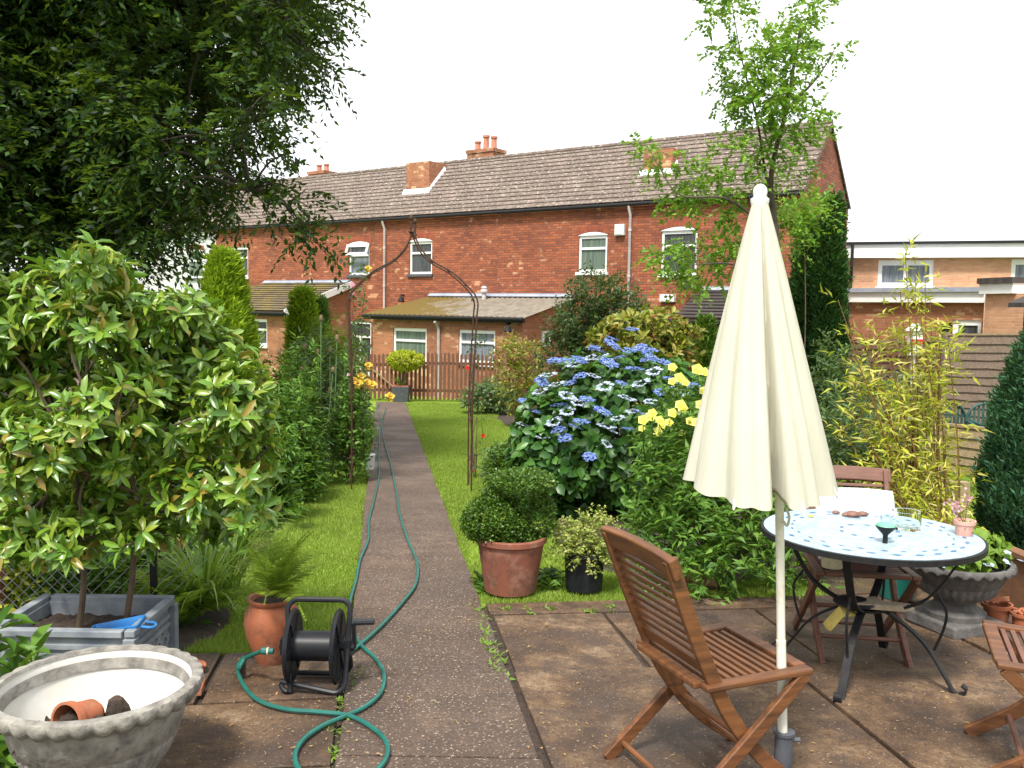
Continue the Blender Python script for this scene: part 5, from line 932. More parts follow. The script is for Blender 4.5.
# the big dark tree at the left
def cl(l, Y, jy=.5): return [(atY(a, b, Y+dy), r*mpp(Y+dy)) for a, b, r, dy in [(q[0], q[1], q[2], (q[3] if len(q) > 3 else rng.uniform(-jy, jy))) for q in l]]
YB = 11.5; bb = atY(-40, 430, YB); bb[2] = gz(YB); A = lambda x, y, Y=YB: atY(x, y, Y)
cls = []
for x in range(-260, 340, 42):
    for y in range(-200, 262, 42):
        edge_ = 352-max(0, y-10)*.62 if y < 150 else 262-(y-150)*.25
        if x > edge_-34: continue
        if y > 215 and x > 175: continue
        for k in range(4 if x < 120 else 2): cls.append((x+rng.uniform(-18, 18), y+rng.uniform(-18, 18), rng.uniform(30, 46), rng.uniform(-2.2, 2.2)))
cls += [(330, 5, 20, -.5), (300, 20, 24, -.5), (312, 60, 13, -.6), (330, 78, 10, -.7), (296, 70, 20, -.4), (292, 104, 14, -.5), (272, 95, 20, 0), (262, 130, 18, 0), (250, 128, 16, 0), (246, 165, 16, .2), (228, 160, 20, 0),
        (262, 196, 14, -.9), (288, 180, 15, -1), (300, 194, 14, -1), (310, 208, 13, -1), (300, 222, 12, -1), (318, 244, 14, -1), (308, 238, 12, -1), (285, 204, 14, -1), (240, 205, 14, -.8), (296, 152, 6, -1), (270, 215, 12, -.9),
        (150, 250, 22, .5), (120, 262, 24, .5), (170, 238, 20, .3), (60, 300, 45, 2), (0, 300, 50, 2), (100, 290, 30, 2), (30, 340, 50, 3), (90, 335, 35, 3), (-40, 360, 50, 3)]
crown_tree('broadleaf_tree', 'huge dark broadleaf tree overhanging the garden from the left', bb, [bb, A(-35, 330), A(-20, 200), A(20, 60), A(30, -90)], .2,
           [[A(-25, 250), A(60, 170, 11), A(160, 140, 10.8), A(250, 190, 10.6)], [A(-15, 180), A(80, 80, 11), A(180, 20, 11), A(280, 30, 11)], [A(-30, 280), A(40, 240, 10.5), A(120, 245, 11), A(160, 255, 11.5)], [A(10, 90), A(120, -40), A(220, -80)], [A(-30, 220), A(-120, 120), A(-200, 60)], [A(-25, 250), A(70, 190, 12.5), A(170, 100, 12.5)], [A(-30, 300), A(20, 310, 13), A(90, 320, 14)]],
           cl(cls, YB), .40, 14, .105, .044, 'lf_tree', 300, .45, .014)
# robinia behind the parasol
YR_ = 9.3; rb = atY(775, 500, YR_); rb[2] = gz(YR_); B_ = lambda x, y, Y=YR_: atY(x, y, Y)
rc = [(768, 95, 22), (790, 62, 20), (800, 40, 18), (795, 25, 14), (775, 45, 16), (750, 62, 16), (738, 75, 14), (735, 50, 10), (718, 52, 9), (745, 105, 16), (742, 92, 14), (760, 130, 14), (790, 118, 16), (812, 98, 10), (825, 55, 11), (838, 50, 8), (815, 12, 8), (812, -5, 14), (733, 8, 12), (716, 14, 8), (722, -10, 14), (706, 22, 6), (708, 4, 8), (776, 145, 14), (800, 138, 12), (815, 130, 8), (815, 112, 9), (765, 158, 12), (748, 150, 10), (785, 85, 16), (720, 96, 8), (758, 20, 8), (640, 146, 8), (652, 160, 12), (668, 158, 8),
      (680, 182, 12), (700, 172, 12), (716, 184, 13), (700, 200, 14), (680, 206, 11), (672, 196, 8), (726, 206, 13), (736, 222, 12), (740, 190, 14), (758, 178, 10), (795, 172, 10), (670, 262, 14), (684, 252, 12), (700, 262, 13), (690, 276, 13), (664, 250, 9), (712, 276, 12), (730, 262, 12), (740, 250, 8), (722, 248, 9), (655, 258, 6), (735, 240, 8), (690, 238, 8), (780, 205, 10), (803, 205, 8), (702, 290, 6), (724, 150, 9), (738, 140, 6)]
crown_tree('robinia_tree', 'slender light green tree with feathery leaves rising behind the parasol', rb, [rb, B_(776, 380), B_(777, 250), B_(771, 178), B_(786, 110), B_(800, 30)], .05,
           [[B_(778, 230), B_(765, 170), B_(757, 120), B_(742, 60), B_(732, 5)], [B_(777, 290), B_(735, 265, 9), B_(690, 265, 8.8)], [B_(777, 240), B_(730, 200, 9), B_(680, 195, 8.8), B_(655, 160, 8.9)], [B_(786, 110), B_(815, 80, 9.3), B_(832, 55)]],
           cl(rc, YR_, .35), .2, 11, .062, .034, 'lf_robinia', 1150, .35, .004, trunk_r1=.012)
def simple_tree(name, lab, px, Y, rows, mat, n=5000, L=.12):
    b = atY(px, 380, Y); b[2] = gz(Y); cs = cl(rows, Y, .6); top = cs[0][0]; return crown_tree(name, lab, b, [b, b*.5+top*.5, top], .16, [], cs, .35, 10, L, L*.45, mat, 110, .3, .02)
simple_tree('background_tree', 'dark tree mass behind the far left shrub beside the white rendered house', 60, 17, [(60, 270, 40), (20, 300, 50), (95, 300, 34), (-30, 320, 60), (50, 340, 50), (110, 345, 28), (0, 370, 50), (90, 380, 36), (-90, 330, 70), (40, 395, 44), (122, 384, 20)], 'lf_tree', L=.2)
# ------------------------------------------------ conifers
def conifer(name, lab, px, pyb, ptop, wpx, mat, n, L, W, Y=None, shape='cone', bulge=.5, lean=0, lump=.12, up=1.2, cat='conifer', group=None):
    if Y is None: Y = G(px, pyb)[1]
    b = atY(px, pyb, Y); b[2] = gz(Y); top = atY(px+lean, ptop, Y); Ht = top[2]-b[2]; Rm = wpx/2*mpp(Y); rt = plant(name, lab, cat, b, group); m = MB(); m.tube([(0, 0, 0), (lean*mpp(Y)*.5, 0, Ht*.5), (lean*mpp(Y), 0, Ht*.9)], [.05, .03, .01], 8); obj('trunk', m, M['bark'], rt)
    t = rng.uniform(0, 1, n)**1.15; a = rng.uniform(0, 6.2832, n); pr = {'cone': (1-t)**.75*np.minimum(1, .55+t*3), 'col': np.clip(1-t, 0, 1)**.42*np.minimum(1, .7+t*1.5)}[shape]
    ph = rng.uniform(0, 6, 4); lm = 1+lump*(np.sin(a*3+t*9+ph[0])+np.sin(a*5-t*14+ph[1])+.8*np.sin(t*25+ph[2]+a*2)); r = Rm*pr*lm*(.55+.45*rng.uniform(0, 1, n)**.4); P = np.stack([r*np.cos(a)+lean*mpp(Y)*t, r*np.sin(a), t*Ht*.97+.02], 1)
    D = np.stack([np.cos(a)*.55, np.sin(a)*.55, np.full(n, up)], 1)+rng.normal(0, .22, (n, 3)); m = MB(); sprays(m, P, D, L*rng.uniform(.7, 1.3, n), 6, L*.55, W, 32, -.1, 'd', .15, 0); obj('foliage', m, M[mat], rt); return rt
conifer('golden_conifer', 'bright yellow green conical conifer behind the left shrub', 226, 470, 262, 92, 'lf_gold', 12000, .15, .024, 9.0, 'cone', lump=.16)
conifer('golden_conifer', 'taller of the two small green conifers before the left lean-to', 303, 405, 298, 30, 'lf_gold', 3000, .2, .035, 15, 'col', group='small conifers by the left lean-to'); conifer('golden_conifer', 'second small green conifer touching the taller one on its right', 320, 410, 300, 28, 'lf_mid', 3000, .12, .02, 15.4, 'col', group='small conifers by the left lean-to')
conifer('cypress', 'tall dark green cypress column against the gable wall', 822, 450, 200, 32, 'lf_cypress', 9000, .16, .03, 13.5, 'col', lump=.13); conifer('cypress', 'shorter dark cypress joined to the left side of the tall one', 800, 450, 226, 34, 'lf_cypress', 6000, .16, .03, 13.8, 'col', lump=.1)
conifer('blue_conifer', 'dense dark blue green conifer at the right edge of the frame', 1040, 590, 322, 130, 'lf_bluecon', 14000, .10, .016, 6.4, 'col', lump=.08)
conifer('small_conifer', 'small bright green conifer between the photinia and the parasol', 702, 420, 322, 36, 'lf_box', 3200, .12, .025, 12, 'col')
# ------------------------------------------------ bushes
def bush(name, lab, base, blobs, mat, n, L, W, shape='d', mode='spray', K=6, twig=.15, cat='shrub', shell=.4, up=.35, lump=.16, tilt=60, stem='twig', sr=.012, nst=9, group=None, flowers=None, ldroop=.2):
    rt = plant(name, lab, cat, base, group); P = []; D = []
    tot = sum(r[0]*r[2] for c, r in blobs)
    for c, r in blobs: p, d = blob(max(3, int(n*r[0]*r[2]/tot)), c, r, shell, lump); P.append(p); D.append(d)
    P = np.concatenate(P); D = np.concatenate(D)+[0, 0, up]; k = P[:, 2] > gz(P[:, 1])+.02; P, D = P[k], D[k]; m = MB()
    if mode == 'spray': sprays(m, P, D, twig*rng.uniform(.6, 1.3, len(P)), K, L, W, 55, .2, shape, .3, ldroop)
    else: whorls(m, P, D, K, L, W, tilt, shape, ldroop=ldroop)
    obj('foliage', m, M[mat], rt, world=True); m = MB(); idx = rng.integers(0, len(P), nst); stems(m, base, P[idx]*.8+np.mean(P, 0)*.2, sr); obj('stem', m, M[stem], rt, world=True); return rt, P, D
def B(l, Y): return [(atY(a, b, Y+(q[0] if q else 0)), (w*mpp(Y), w*mpp(Y)*.9, h*mpp(Y))) for a, b, w, h, *q in l]
# the big leafy shrub in the planter box
sb = np.array([-1.87, 4.04, gz(4)+.22]); SR = [(15, 320, 46, 48), (60, 300, 48, 42), (92, 262, 28, 18), (108, 272, 26, 22), (45, 370, 60, 50), (105, 320, 40, 45), (160, 305, 28, 20), (178, 320, 36, 30), (150, 370, 55, 42), (215, 345, 34, 36), (236, 400, 40, 45), (190, 420, 55, 45), (110, 425, 60, 45), (35, 450, 62, 50), (120, 490, 50, 40), (55, 505, 55, 40), (195, 490, 48, 34), (250, 470, 30, 30), (262, 505, 16, 14), (-40, 400, 60, 110), (-30, 320, 50, 50), (225, 520, 26, 20), (10, 540, 36, 24), (80, 535, 42, 24), (150, 532, 38, 20), (35, 548, 34, 20)]
bl = [(atY(a, b, 4.0+dy), (w*mpp(4), .26, h*mpp(4))) for (a, b, w, h), dy in zip(SR, rng.uniform(-.2, .3, len(SR)))]
rt = plant('leafy_shrub', 'large shrub with glossy oval leaves growing out of the grey planter box', 'shrub', sb); P = []; D = []; tot = sum(r[0]*r[2] for c, r in bl)
for c, r in bl: p, d = blob(int(1650*r[0]*r[2]/tot), c, r, .25, .2); P.append(p); D.append(d)
P = np.concatenate(P); D = nrm(np.concatenate(D)*[1, 1, .7]+[0, 0, .55]); m = MB(); whorls(m, P, D, 8, .092, .033, 66, 'o', .22, .1); obj('foliage', m, M['lf_rhodo'], rt, world=True)
m = MB(); tops = [c for c, r in bl]
for i, bx in enumerate([(-.1, -.02), (.08, .06)]): b0 = sb+[bx[0], bx[1], -.02]; t = atY([75, 130, 60][i], [470, 440, 480][i], 4.05); q = spline([b0, b0*.6+t*.4+[.03, 0, 0], t], 6); m.tube(q, np.linspace(.015, .011, len(q)), 8); [m.tube(spline([t, t*.5+c*.5+rng.normal(0, .07, 3), c], 5), np.linspace(.009, .004, 11), 6) for c in tops[i::2]]
for p_, d_ in zip(P[::2], D[::2]):
    c = min(tops, key=lambda c: np.linalg.norm(c-p_)); m.tube([c, c*.5+p_*.5-d_*.03, p_], [.005, .004, .003], 4)
obj('branches', m, M['twig'], rt, world=True, smooth=True)
# hydrangea
def surf(px, py, c, r):                      # where a pixel's ray meets an ellipsoid
    d = ray(px, py)/r; o = (CAM-c)/r; a_, b_, c_ = d@d, 2*o@d, o@o-1; di = b_*b_-4*a_*c_; t = (-b_-math.sqrt(di))/2/a_ if di > 0 else -b_/2/a_; return CAM+ray(px, py)*t
YH = 8.4; hc = atY(622, 440, YH); hr = np.array([100*mpp(YH), .85, 102*mpp(YH)]); hb = np.array([hc[0], YH, gz(YH)])
HB = [(hc, hr*.93), (atY(560, 455, YH-.2), np.array([.5, .5, .6])), (atY(680, 450, YH), np.array([.5, .5, .7]))]
rt, P, D = bush('hydrangea', 'big blue lacecap hydrangea bush beside the lawn', hb, HB, 'lf_hydra', 1350, .13, .085, 'o', 'whorl', 5, shell=.6, lump=.07, tilt=62, sr=.015, nst=16, ldroop=.3)
hd = [(480, 250), (565, 210), (415, 300), (385, 330), (470, 355), (550, 300), (575, 380), (545, 505), (440, 560), (445, 455), (345, 410), (240, 445), (275, 345), (205, 405), (180, 435), (170, 475), (110, 520), (285, 495), (250, 535), (285, 560), (375, 510), (230, 605), (320, 625), (455, 625), (545, 635), (185, 670), (280, 675), (655, 390), (640, 325), (700, 350), (720, 420), (760, 490), (830, 450), (110, 620), (600, 290), (455, 700), (385, 755), (720, 460), (600, 570), (430, 330), (350, 350), (400, 290), (620, 340), (790, 480), (510, 330), (330, 335), (650, 300), (330, 525), (690, 480), (745, 440), (480, 275), (320, 360), (235, 345), (470, 640), (350, 605), (560, 560), (250, 640), (500, 590), (150, 560), (640, 520), (300, 440), (400, 410), (520, 440), (600, 440)]
def lacecap(blue=True):
    m = MB(); n = 30; a = rng.uniform(0, 6.28, n); r_ = .052+rng.uniform(-.008, .014, n); c = np.stack([np.cos(a)*r_, np.sin(a)*r_, rng.uniform(-.008, .008, n)], 1)
    if blue: n2 = 14; a2 = rng.uniform(0, 6.28, n2); r2 = rng.uniform(0, .04, n2); c = np.vstack([c, np.stack([np.cos(a2)*r2, np.sin(a2)*r2, rng.uniform(.0, .015, n2)], 1)]); n += n2
    for k in range(4): th_ = k*math.pi/2+rng.uniform(0, 1); d = np.tile([math.cos(th_), math.sin(th_), .1], (n, 1)); lv(m, c, d, rdir(n, 3), .017, .016, 'd')
    return m
protos = [obj('flower_head', lacecap(True), M['pt_blue']), obj('flower_head', lacecap(True), M['pt_blue']), obj('flower_head', lacecap(False), M['pt_palb'])]
def heads(protos, pts, rt, rots, sc_=(1, 1), face=.25):
    first = {}
    for i, (p, k, n_) in enumerate(zip(pts, rots, range(999))):
        o = protos[k] if k not in first else protos[k].copy()
        if k in first: col.objects.link(o)
        first[k] = 1; o.parent = rt; o.location = tuple(np.array(p)-np.array(rt.location)); d = Vector((rng.normal(0, .3), -face+rng.normal(0, .2), 1)); o.rotation_euler = d.to_track_quat('Z', 'Y').to_euler(); s = rng.uniform(*sc_); o.scale = (s, s, s)
pts = [surf(500+x/4.267, 280+y/4.267, hc, hr*1.06) for x, y in hd]; heads(protos, pts, rt, [2 if (i % 4 == 3 or (y > 400 and i % 2)) else i % 2 for i, (x, y) in enumerate(hd)], (.75, 1.3))
# evening primrose, yellow flowers, before the hydrangea
def flower_proto(mat, r=.03, n=5, cup=.5):
    m = MB(); a = np.arange(n)*6.2832/n; d = np.stack([np.cos(a), np.sin(a), np.full(n, cup)], 1); lv(m, np.zeros((n, 3)), d, np.tile([0, 0, 1.0], (n, 1)), r, r*1.15, 'o'); d = np.stack([np.cos(a+.6), np.sin(a+.6), np.full(n, cup*2)], 1); lv(m, np.zeros((n, 3)), d, np.tile([0, 0, 1.0], (n, 1)), r*.6, r*.7, 'o'); return obj('flower', m, M[mat])
YE = 5.75; EBl = B([(690, 470, 42, 60, .2), (720, 520, 55, 45), (665, 540, 32, 42, -.1), (745, 560, 45, 30, -.2), (700, 560, 40, 30, -.2), (760, 500, 40, 60, .3), (700, 420, 30, 32, .3), (790, 560, 30, 26, .1), (672, 480, 24, 40), (740, 440, 30, 50, .4)], YE)
rt, P, D = bush('evening_primrose', 'leafy evening primrose clump with pale yellow flowers left of the parasol', gp(715, 590), EBl, 'lf_mid', 820, .085, .026, 'l', 'spray', 9, .22, 'flowering plant', .3, .9, nst=26, sr=.007)
fl = [(735, 375), (838, 385), (870, 395), (735, 435), (790, 440), (770, 535), (735, 570), (680, 600), (610, 600), (605, 635), (670, 650), (720, 610), (775, 655), (810, 605), (650, 570), (780, 550), (855, 535), (870, 475), (840, 610), (690, 620), (765, 420), (640, 585), (845, 375), (410, 262), (362, 265), (220, 245)]
fp = flower_proto('pt_yellow', .032); pts = [atY(500+x/4.267, 280+y/4.267, YE-.1+rng.uniform(-.1, .15)) for x, y in fl[:23]]; heads([fp], pts, rt, [0]*len(pts), (.8, 1.3), 1.6)
m = MB(); [m.tube([np.array(p), np.array(p)+[rng.normal(0, .04), .1, -.25]], .003, 4) for p in pts]; obj('flower_stalks', m, M['lf_mid'], rt, world=True)
YD = 12.5; bush('dark_shrub', 'tall olive green shrub standing behind the hydrangea against the house', gp(600, 440), B([(600, 300, 28, 22), (585, 325, 30, 26), (618, 318, 24, 24), (570, 340, 22, 18), (605, 350, 38, 30), (575, 370, 30, 30)], YD), 'lf_darkshrub', 1500, .07, .03, 'd', 'spray', 8, .22, up=.8)
bush('photinia', 'photinia with yellow green leaves and coral red tips behind the hydrangea', gp(650, 455), B([(625, 325, 26, 14), (655, 322, 30, 16), (680, 335, 22, 16), (640, 345, 40, 22), (605, 335, 18, 12), (670, 360, 30, 30)], 11.2), 'lf_photinia', 420, .12, .05, 'o', 'whorl', 6, up=.6, tilt=50)
bush('flowering_shrub', 'rust and lime coloured shrub beside the right end of the picket fence', gp(520, 425), B([(515, 352, 14, 10), (530, 358, 12, 10), (520, 385, 20, 20), (535, 400, 16, 14), (505, 355, 10, 8)], 17), 'lf_photinia', 420, .1, .04, 'd', 'spray', 6, .25, up=.6, nst=14)
bush('low_shrub', 'low grey green shrub in the round bed by the picket fence', gp(495, 411), B([(492, 396, 20, 11), (505, 404, 12, 8), (478, 400, 10, 8)], 20.5), 'lf_greygreen', 320, .12, .05, 'd', 'spray', 7, .25)
bush('grass_clump', 'olive clump of leaves at the front left corner of the hydrangea', gp(520, 498), B([(505, 468, 16, 12), (525, 460, 18, 12), (520, 482, 26, 12)], 9.2), 'lf_greygreen', 380, .06, .02, 'd', 'spray', 7, .14)
q = gp(520, 498); 
bush('box_bush', 'small yellowish box bush directly behind the clipped potted spiral', gp(515, 505), B([(512, 462, 26, 14)], 8.9), 'lf_box', 460, .035, .02, 'd', 'spray', 8, .1)
# clipped box spiral in the terracotta pot
tq = np.array(TOPI); rt = plant('box_topiary', 'clipped box spiral growing in the large terracotta pot', 'topiary', tq-[0, 0, .04]); Y = TOPI[1]; P = []; D = []
for (a, b, w_, h_), k in (((494, 520, 29, 21), 1900), ((522, 483, 29, 9), 1000), ((510, 541, 24, 13), 1100), ((541, 516, 10, 22), 500), ((500, 496, 14, 8), 260)): p, d = blob(k, atY(a, b, Y), (w_*mpp(Y), w_*mpp(Y), h_*mpp(Y)), .8, .05); P.append(p); D.append(d)
P = np.concatenate(P); D = np.concatenate(D); m = MB(); sprays(m, P, D+[0, 0, .3], .04, 6, .018, .013, 55, 0, 'd', .4, 0); obj('foliage', m, M['lf_box'], rt, world=True); m = MB(); m.tube([tq-[0, 0, .05], tq+[0, 0, .2]], .018, 8); obj('stem', m, M['twig'], rt, world=True)
bq = np.array(BLK); rt, P, D = bush('variegated_plant', 'cream and green variegated plant growing in the black pot', bq-[0, 0, .03], [(bq+[0, 0, .07], (.17, .17, .11)), (bq+[-.07, 0, .1], (.1, .1, .1)), (bq+[.06, 0, .15], (.08, .08, .09)), (bq+[0, -.08, -.0], (.13, .08, .06))], 'lf_varieg', 330, .026, .018, 'd', 'spray', 9, .08, 'potted plant')
def fern(name, lab, base, nf, L0, mat='lf_fern', cat='fern', W_=.07, tilt=.8):
    rt = plant(name, lab, cat, base); 
    for i in range(nf):
        a = rng.uniform(0, 6.283); tl = tilt*rng.uniform(.5, 1.3); L_ = L0*rng.uniform(.7, 1.15); n = 26; t = np.linspace(0, 1, n); el = R(rng.uniform(34, 86))-tl*t*1.5; ds = L_/n; x = np.cumsum(np.cos(el)*ds); z = np.cumsum(np.sin(el)*ds); pts = np.stack([x*math.cos(a), x*math.sin(a), z], 1); m = MB(); m.tube(pts, np.linspace(.004, .001, n), 4); S = np.array([-math.sin(a), math.cos(a), 0]); T = nrm(np.gradient(pts, axis=0)); Nn = np.cross(T, S); w_ = W_*L0/.4*np.sin(np.clip(t*1.15+.12, 0, 1)*math.pi)**.7
        for s in (-1, 1): lv(m, pts[3:], S*s+T[3:]*.45+rng.normal(0, .06, (n-3, 3)), Nn[3:], w_[3:]+.004, L_/n*.85, 'd')
        obj('frond', m, M[mat], rt)
    return rt
fern('potted_fern', 'fern growing from the terracotta jar behind the hose reel', (JAR[0], JAR[1], JAR[2]-.01), 17, .42, tilt=.75, W_=.07); q = gp(168, 640); fern('fern', 'green fern between the planter box and the lawn', (q[0]-.05, q[1]+.2, gz(q[1])), 18, .5, tilt=.75, W_=.085)
fern('small_fern', 'small pale fern behind the near folding chair', gp(655, 592), 8, .22)
def straps(name, lab, base, n, L0, mat='lf_strap', W_=.014, cat='plant', spread=1.0, r=.08):
    rt = plant(name, lab, cat, base); m = MB()
    for i in range(n):
        a = rng.uniform(0, 6.283); L_ = L0*rng.uniform(.6, 1.2); k = 7; t = np.linspace(0, 1, k); el = R(85)-spread*rng.uniform(.4, 1.5)*t*1.5; x = np.cumsum(np.cos(el)*L_/k)+rng.uniform(0, r); z = np.cumsum(np.sin(el)*L_/k); pts = np.stack([x*math.cos(a), x*math.sin(a), z], 1); S = np.array([-math.sin(a), math.cos(a), 0]); w_ = W_*(1-t**2.5)*.5+.0008
        m.add(np.concatenate([pts-S*w_[:, None], pts+S*w_[:, None]]), [(j, k+j, k+j+1, j+1) for j in range(k-1)])
    obj('leaves', m, M[mat], rt); return rt
straps('day_lily', 'clump of arching strap leaves edging the lawn behind the planter', gp(205, 618), 120, .62); straps('day_lily', 'second strap leaf clump farther back along the border edge', gp(238, 560), 110, .6); straps('iris_clump', 'upright strap leaves beside the terracotta jar', gp(228, 600), 60, .5, spread=.6)
def broad(name, lab, base, n, L, W, mat='lf_mid', r=.12, cat='plant', hgt=.12, tilt=65):
    rt = plant(name, lab, cat, base); m = MB(); p = np.array(base)+rng.normal(0, r, (n, 3))*[1, 1, 0]+np.stack([np.zeros(n), np.zeros(n), rng.uniform(.02, hgt, n)], 1); whorls(m, p, np.tile([0, 0, 1.0], (n, 1)), 6, L, W, tilt, 'o', .25, .1); obj('foliage', m, M[mat], rt, world=True); return rt
broad('hosta', 'broad leaved green plant between the fern and the strap leaves', gp(190, 610), 16, .17, .09, 'lf_mid', .12, hgt=.3); broad('foxglove', 'leafy rosette at the lawn edge under the strap leaves', gp(262, 530), 14, .16, .06, 'lf_mid', .14, hgt=.3)
broad('primula', 'low green leaves at the foot of the large terracotta pot', gp(484, 590), 9, .09, .04, 'lf_mid', .07, hgt=.08); broad('primula', 'low green leaves between the terracotta and the black pot', gp(550, 588), 12, .09, .035, 'lf_mid', .07, hgt=.1)
broad('bergenia', 'dark broad leaves at the bottom left corner beside the stone bowl', atY(0, 740, 2.9)*[1, 1, 0]+[0, 0, gz(2.9)+.02], 8, .16, .08, 'lf_mid', .06, hgt=.2); broad('dock', 'leafy growth in front of the left side of the planter box', np.array([-2.02, 3.45, gz(3.4)]), 16, .17, .055, 'lf_mid', .07, hgt=.42)
# left flower border, tall perennials
def rose_proto(mat, r):
    m = MB(); z = np.array([[0, 0, 1.0]])
    for k, (t_, s) in enumerate(((20, .6), (42, .8), (65, 1), (88, 1.05))): whorls(m, np.zeros((1, 3)), z, 5+k, r*s, r*s*.95, t_, 'o', .12, 0)
    return obj('flower', m, M[mat])
def peren(name, lab, px, py, ptop, wpx, mat, n, L, W, mode='spray', flowers=None, cat='perennial', Y=None, K=7, shape='l', nst=16):
    g = gp(px, py); Y = Y or g[1]; g = atY(px, py, Y); g[2] = gz(Y); hm = (atY(px, ptop, Y)[2]-gz(Y))/2; rx = wpx/2*mpp(Y)
    rt, P, D = bush(name, lab, g, [(g+[0, 0, hm*1.05], (rx, rx*.8, hm)), (g+[0, 0, hm*.6], (rx*1.05, rx*.8, hm*.7))], mat, n, L, W, shape, mode, K, .16, cat, .15, 1.1, .2, nst=nst, sr=.007)
    if flowers:
        fm, r, l, *nm = flowers; f = flower_proto(fm, r) if fm != 'pt_rose' else rose_proto(fm, r); f.name = nm[0] if nm else 'flower'; pts = [atY(a, b, Y-rx*.6+rng.uniform(-.05, .1)) for a, b in l]; heads([f], pts, rt, [0]*len(pts), (.85, 1.2), 1.5)
        m = MB(); [m.tube([p, p*.7+g*.3+[0, 0, hm*.4]], .004, 4) for p in pts]; obj('flower_stalks', m, M['cane' if fm == 'teasel' else 'lf_mid'], rt, world=True)
    return rt
def teasels(lab, l, Y):
    rt = plant('teasel', lab, 'perennial', gp(l[0][0], 480)); b = np.array(rt.location); b[1] = Y; b[2] = gz(Y); rt.location = tuple(b)
    for px, py in l:
        p = atY(px, py, Y+rng.uniform(-.4, .4)); e = np.array([p[0]+rng.normal(0, .05), p[1], gz(p[1])]); m = MB(); m.tube([p, (p+e)/2, e], .006, 5); lv(m, np.linspace(p, e, 9)[1:8], rdir(7)*[1, 1, .4], rdir(7, 2), .13, .025, 'l'); st = obj('stem', m, M['lf_greygreen'], rt, world=True)
        m = MB(); n = 90; t = rng.uniform(-1, 1, n); a = rng.uniform(0, 6.28, n); r = .02*np.sqrt(1-t*t*.8); m.lathe([(.004, -.035), (.018, -.02), (.021, 0), (.016, .025), (.003, .038)], p, 10); lv(m, p+np.stack([r*np.cos(a), r*np.sin(a), t*.035], 1), np.stack([np.cos(a), np.sin(a), t+.3], 1), rdir(n), .014, .004, 'd'); obj('seed_head', m, M['teasel'], rt, world=True)
bordr = [('border_shrub', 'dense mid green shrub at the left of the border behind the planter', 60, 520, 420, 150, 'lf_mid', 700, .07, .03, 'd', 6.6), ('border_shrub', 'leafy mound in the border under the golden conifer', 180, 500, 405, 120, 'lf_gold', 500, .07, .03, 'd', 7.6),
         ('border_perennial', 'tall leafy perennial clump right of the golden conifer', 290, 470, 352, 60, 'lf_mid', 700, .1, .024, 'l', 9.4), ('border_perennial', 'grey green perennials in the middle of the left border', 320, 455, 330, 60, 'lf_greygreen', 750, .1, .022, 'l', 11.0),
         ('border_perennial', 'mid green perennials just left of the arch', 338, 440, 318, 40, 'lf_fern', 500, .1, .025, 'l', 12.5), ('border_perennial', 'lush green clump at the border edge below the yellow roses', 288, 485, 400, 52, 'lf_mid', 600, .09, .03, 'l', 8.6), ('border_perennial', 'far left hedge of dark leaves beyond the bird table', 60, 470, 385, 200, 'lf_darkshrub', 700, .09, .04, 'd', 10.5),
         ('border_perennial', 'farthest green clump of the border, by the picket gate', 345, 425, 345, 40, 'lf_greygreen', 450, .1, .03, 'l', 15), ('border_perennial', 'soft green clump behind the strap leaves', 262, 520, 430, 60, 'lf_mid', 620, .08, .03, 'l', 7.7), ('border_perennial', 'dark green leaves at the foot of the golden conifer', 250, 480, 400, 40, 'lf_hydra', 420, .1, .04, 'l', 8.6)]
for nm, lb, px, py, pt, w_, mt, n, L, W, shp, Y in bordr: peren(nm, lb, px, py, pt, w_, mt, n, L, W, shape=shp, Y=Y)
teasels('group of tall teasels with brown seed heads in the left border', [(279, 352), (302, 367), (305, 346), (318, 352), (330, 350), (337, 338), (309, 395), (291, 382), (330, 390), (321, 318), (345, 345), (333, 370)], 10.5)
peren('climbing_rose', 'yellow climbing rose on the left post of the arch', 350, 492, 372, 34, 'lf_mid', 420, .055, .032, 'spray', ('pt_rose', .05, [(354, 380), (361, 376), (367, 381), (368, 365), (390, 396), (372, 384), (358, 383), (416, 243) if 0 else (368, 268)]), 'rose', 9.9, 6, 'o')
g = gp(356, 470); straps_ = peren('climber', 'thin green climber twining up the left arch post', 357, 470, 262, 15, 'lf_greygreen', 120, .07, .035, 'spray', ('pt_pink', .03, [(352, 285), (352, 293), (349, 375)]), 'climber', 10.4, 5, 'o', 5)
peren('rambling_rose', 'sparse rose stems and leaves on the right post of the arch', 474, 492, 300, 10, 'lf_darkshrub', 26, .05, .03, 'spray', ('pt_red', .03, [(468, 368), (483, 436), (474, 470)]), 'climber', 10.4, 4, 'o', 6)
peren('clover_patch', 'yellow green leaves at the very left edge behind the wire', -5, 600, 560, 60, 'lf_lime', 160, .05, .03, shape='o', Y=4.9); peren('geranium', 'green filler foliage behind the wire fence and planter', 60, 590, 530, 170, 'lf_mid', 650, .06, .03, shape='l', Y=5.3); peren('geranium', 'green foliage between the planter box and the strap leaves', 165, 585, 530, 60, 'lf_mid', 350, .06, .03, shape='l', Y=5.7)
rt = peren('buddleia', 'shrub with drooping magenta flower spikes at the left edge', 8, 450, 395, 60, 'lf_greygreen', 200, .1, .03, Y=6.2)
for (a, b), (c, d) in [((8, 396), (12, 415)), ((14, 408), (21, 424)), ((4, 402), (5, 418))]:
    m = MB(); p, q = atY(a, b, 5.8), atY(c, d, 5.8); n = 160; t = rng.uniform(0, 1, n)[:, None]; lv(m, p+(q-p)*t+rng.normal(0, .012, (n, 3)), rdir(n), rdir(n), .014, .012, 'd'); obj('flower_spike', m, M['pt_purple'], rt, world=True)
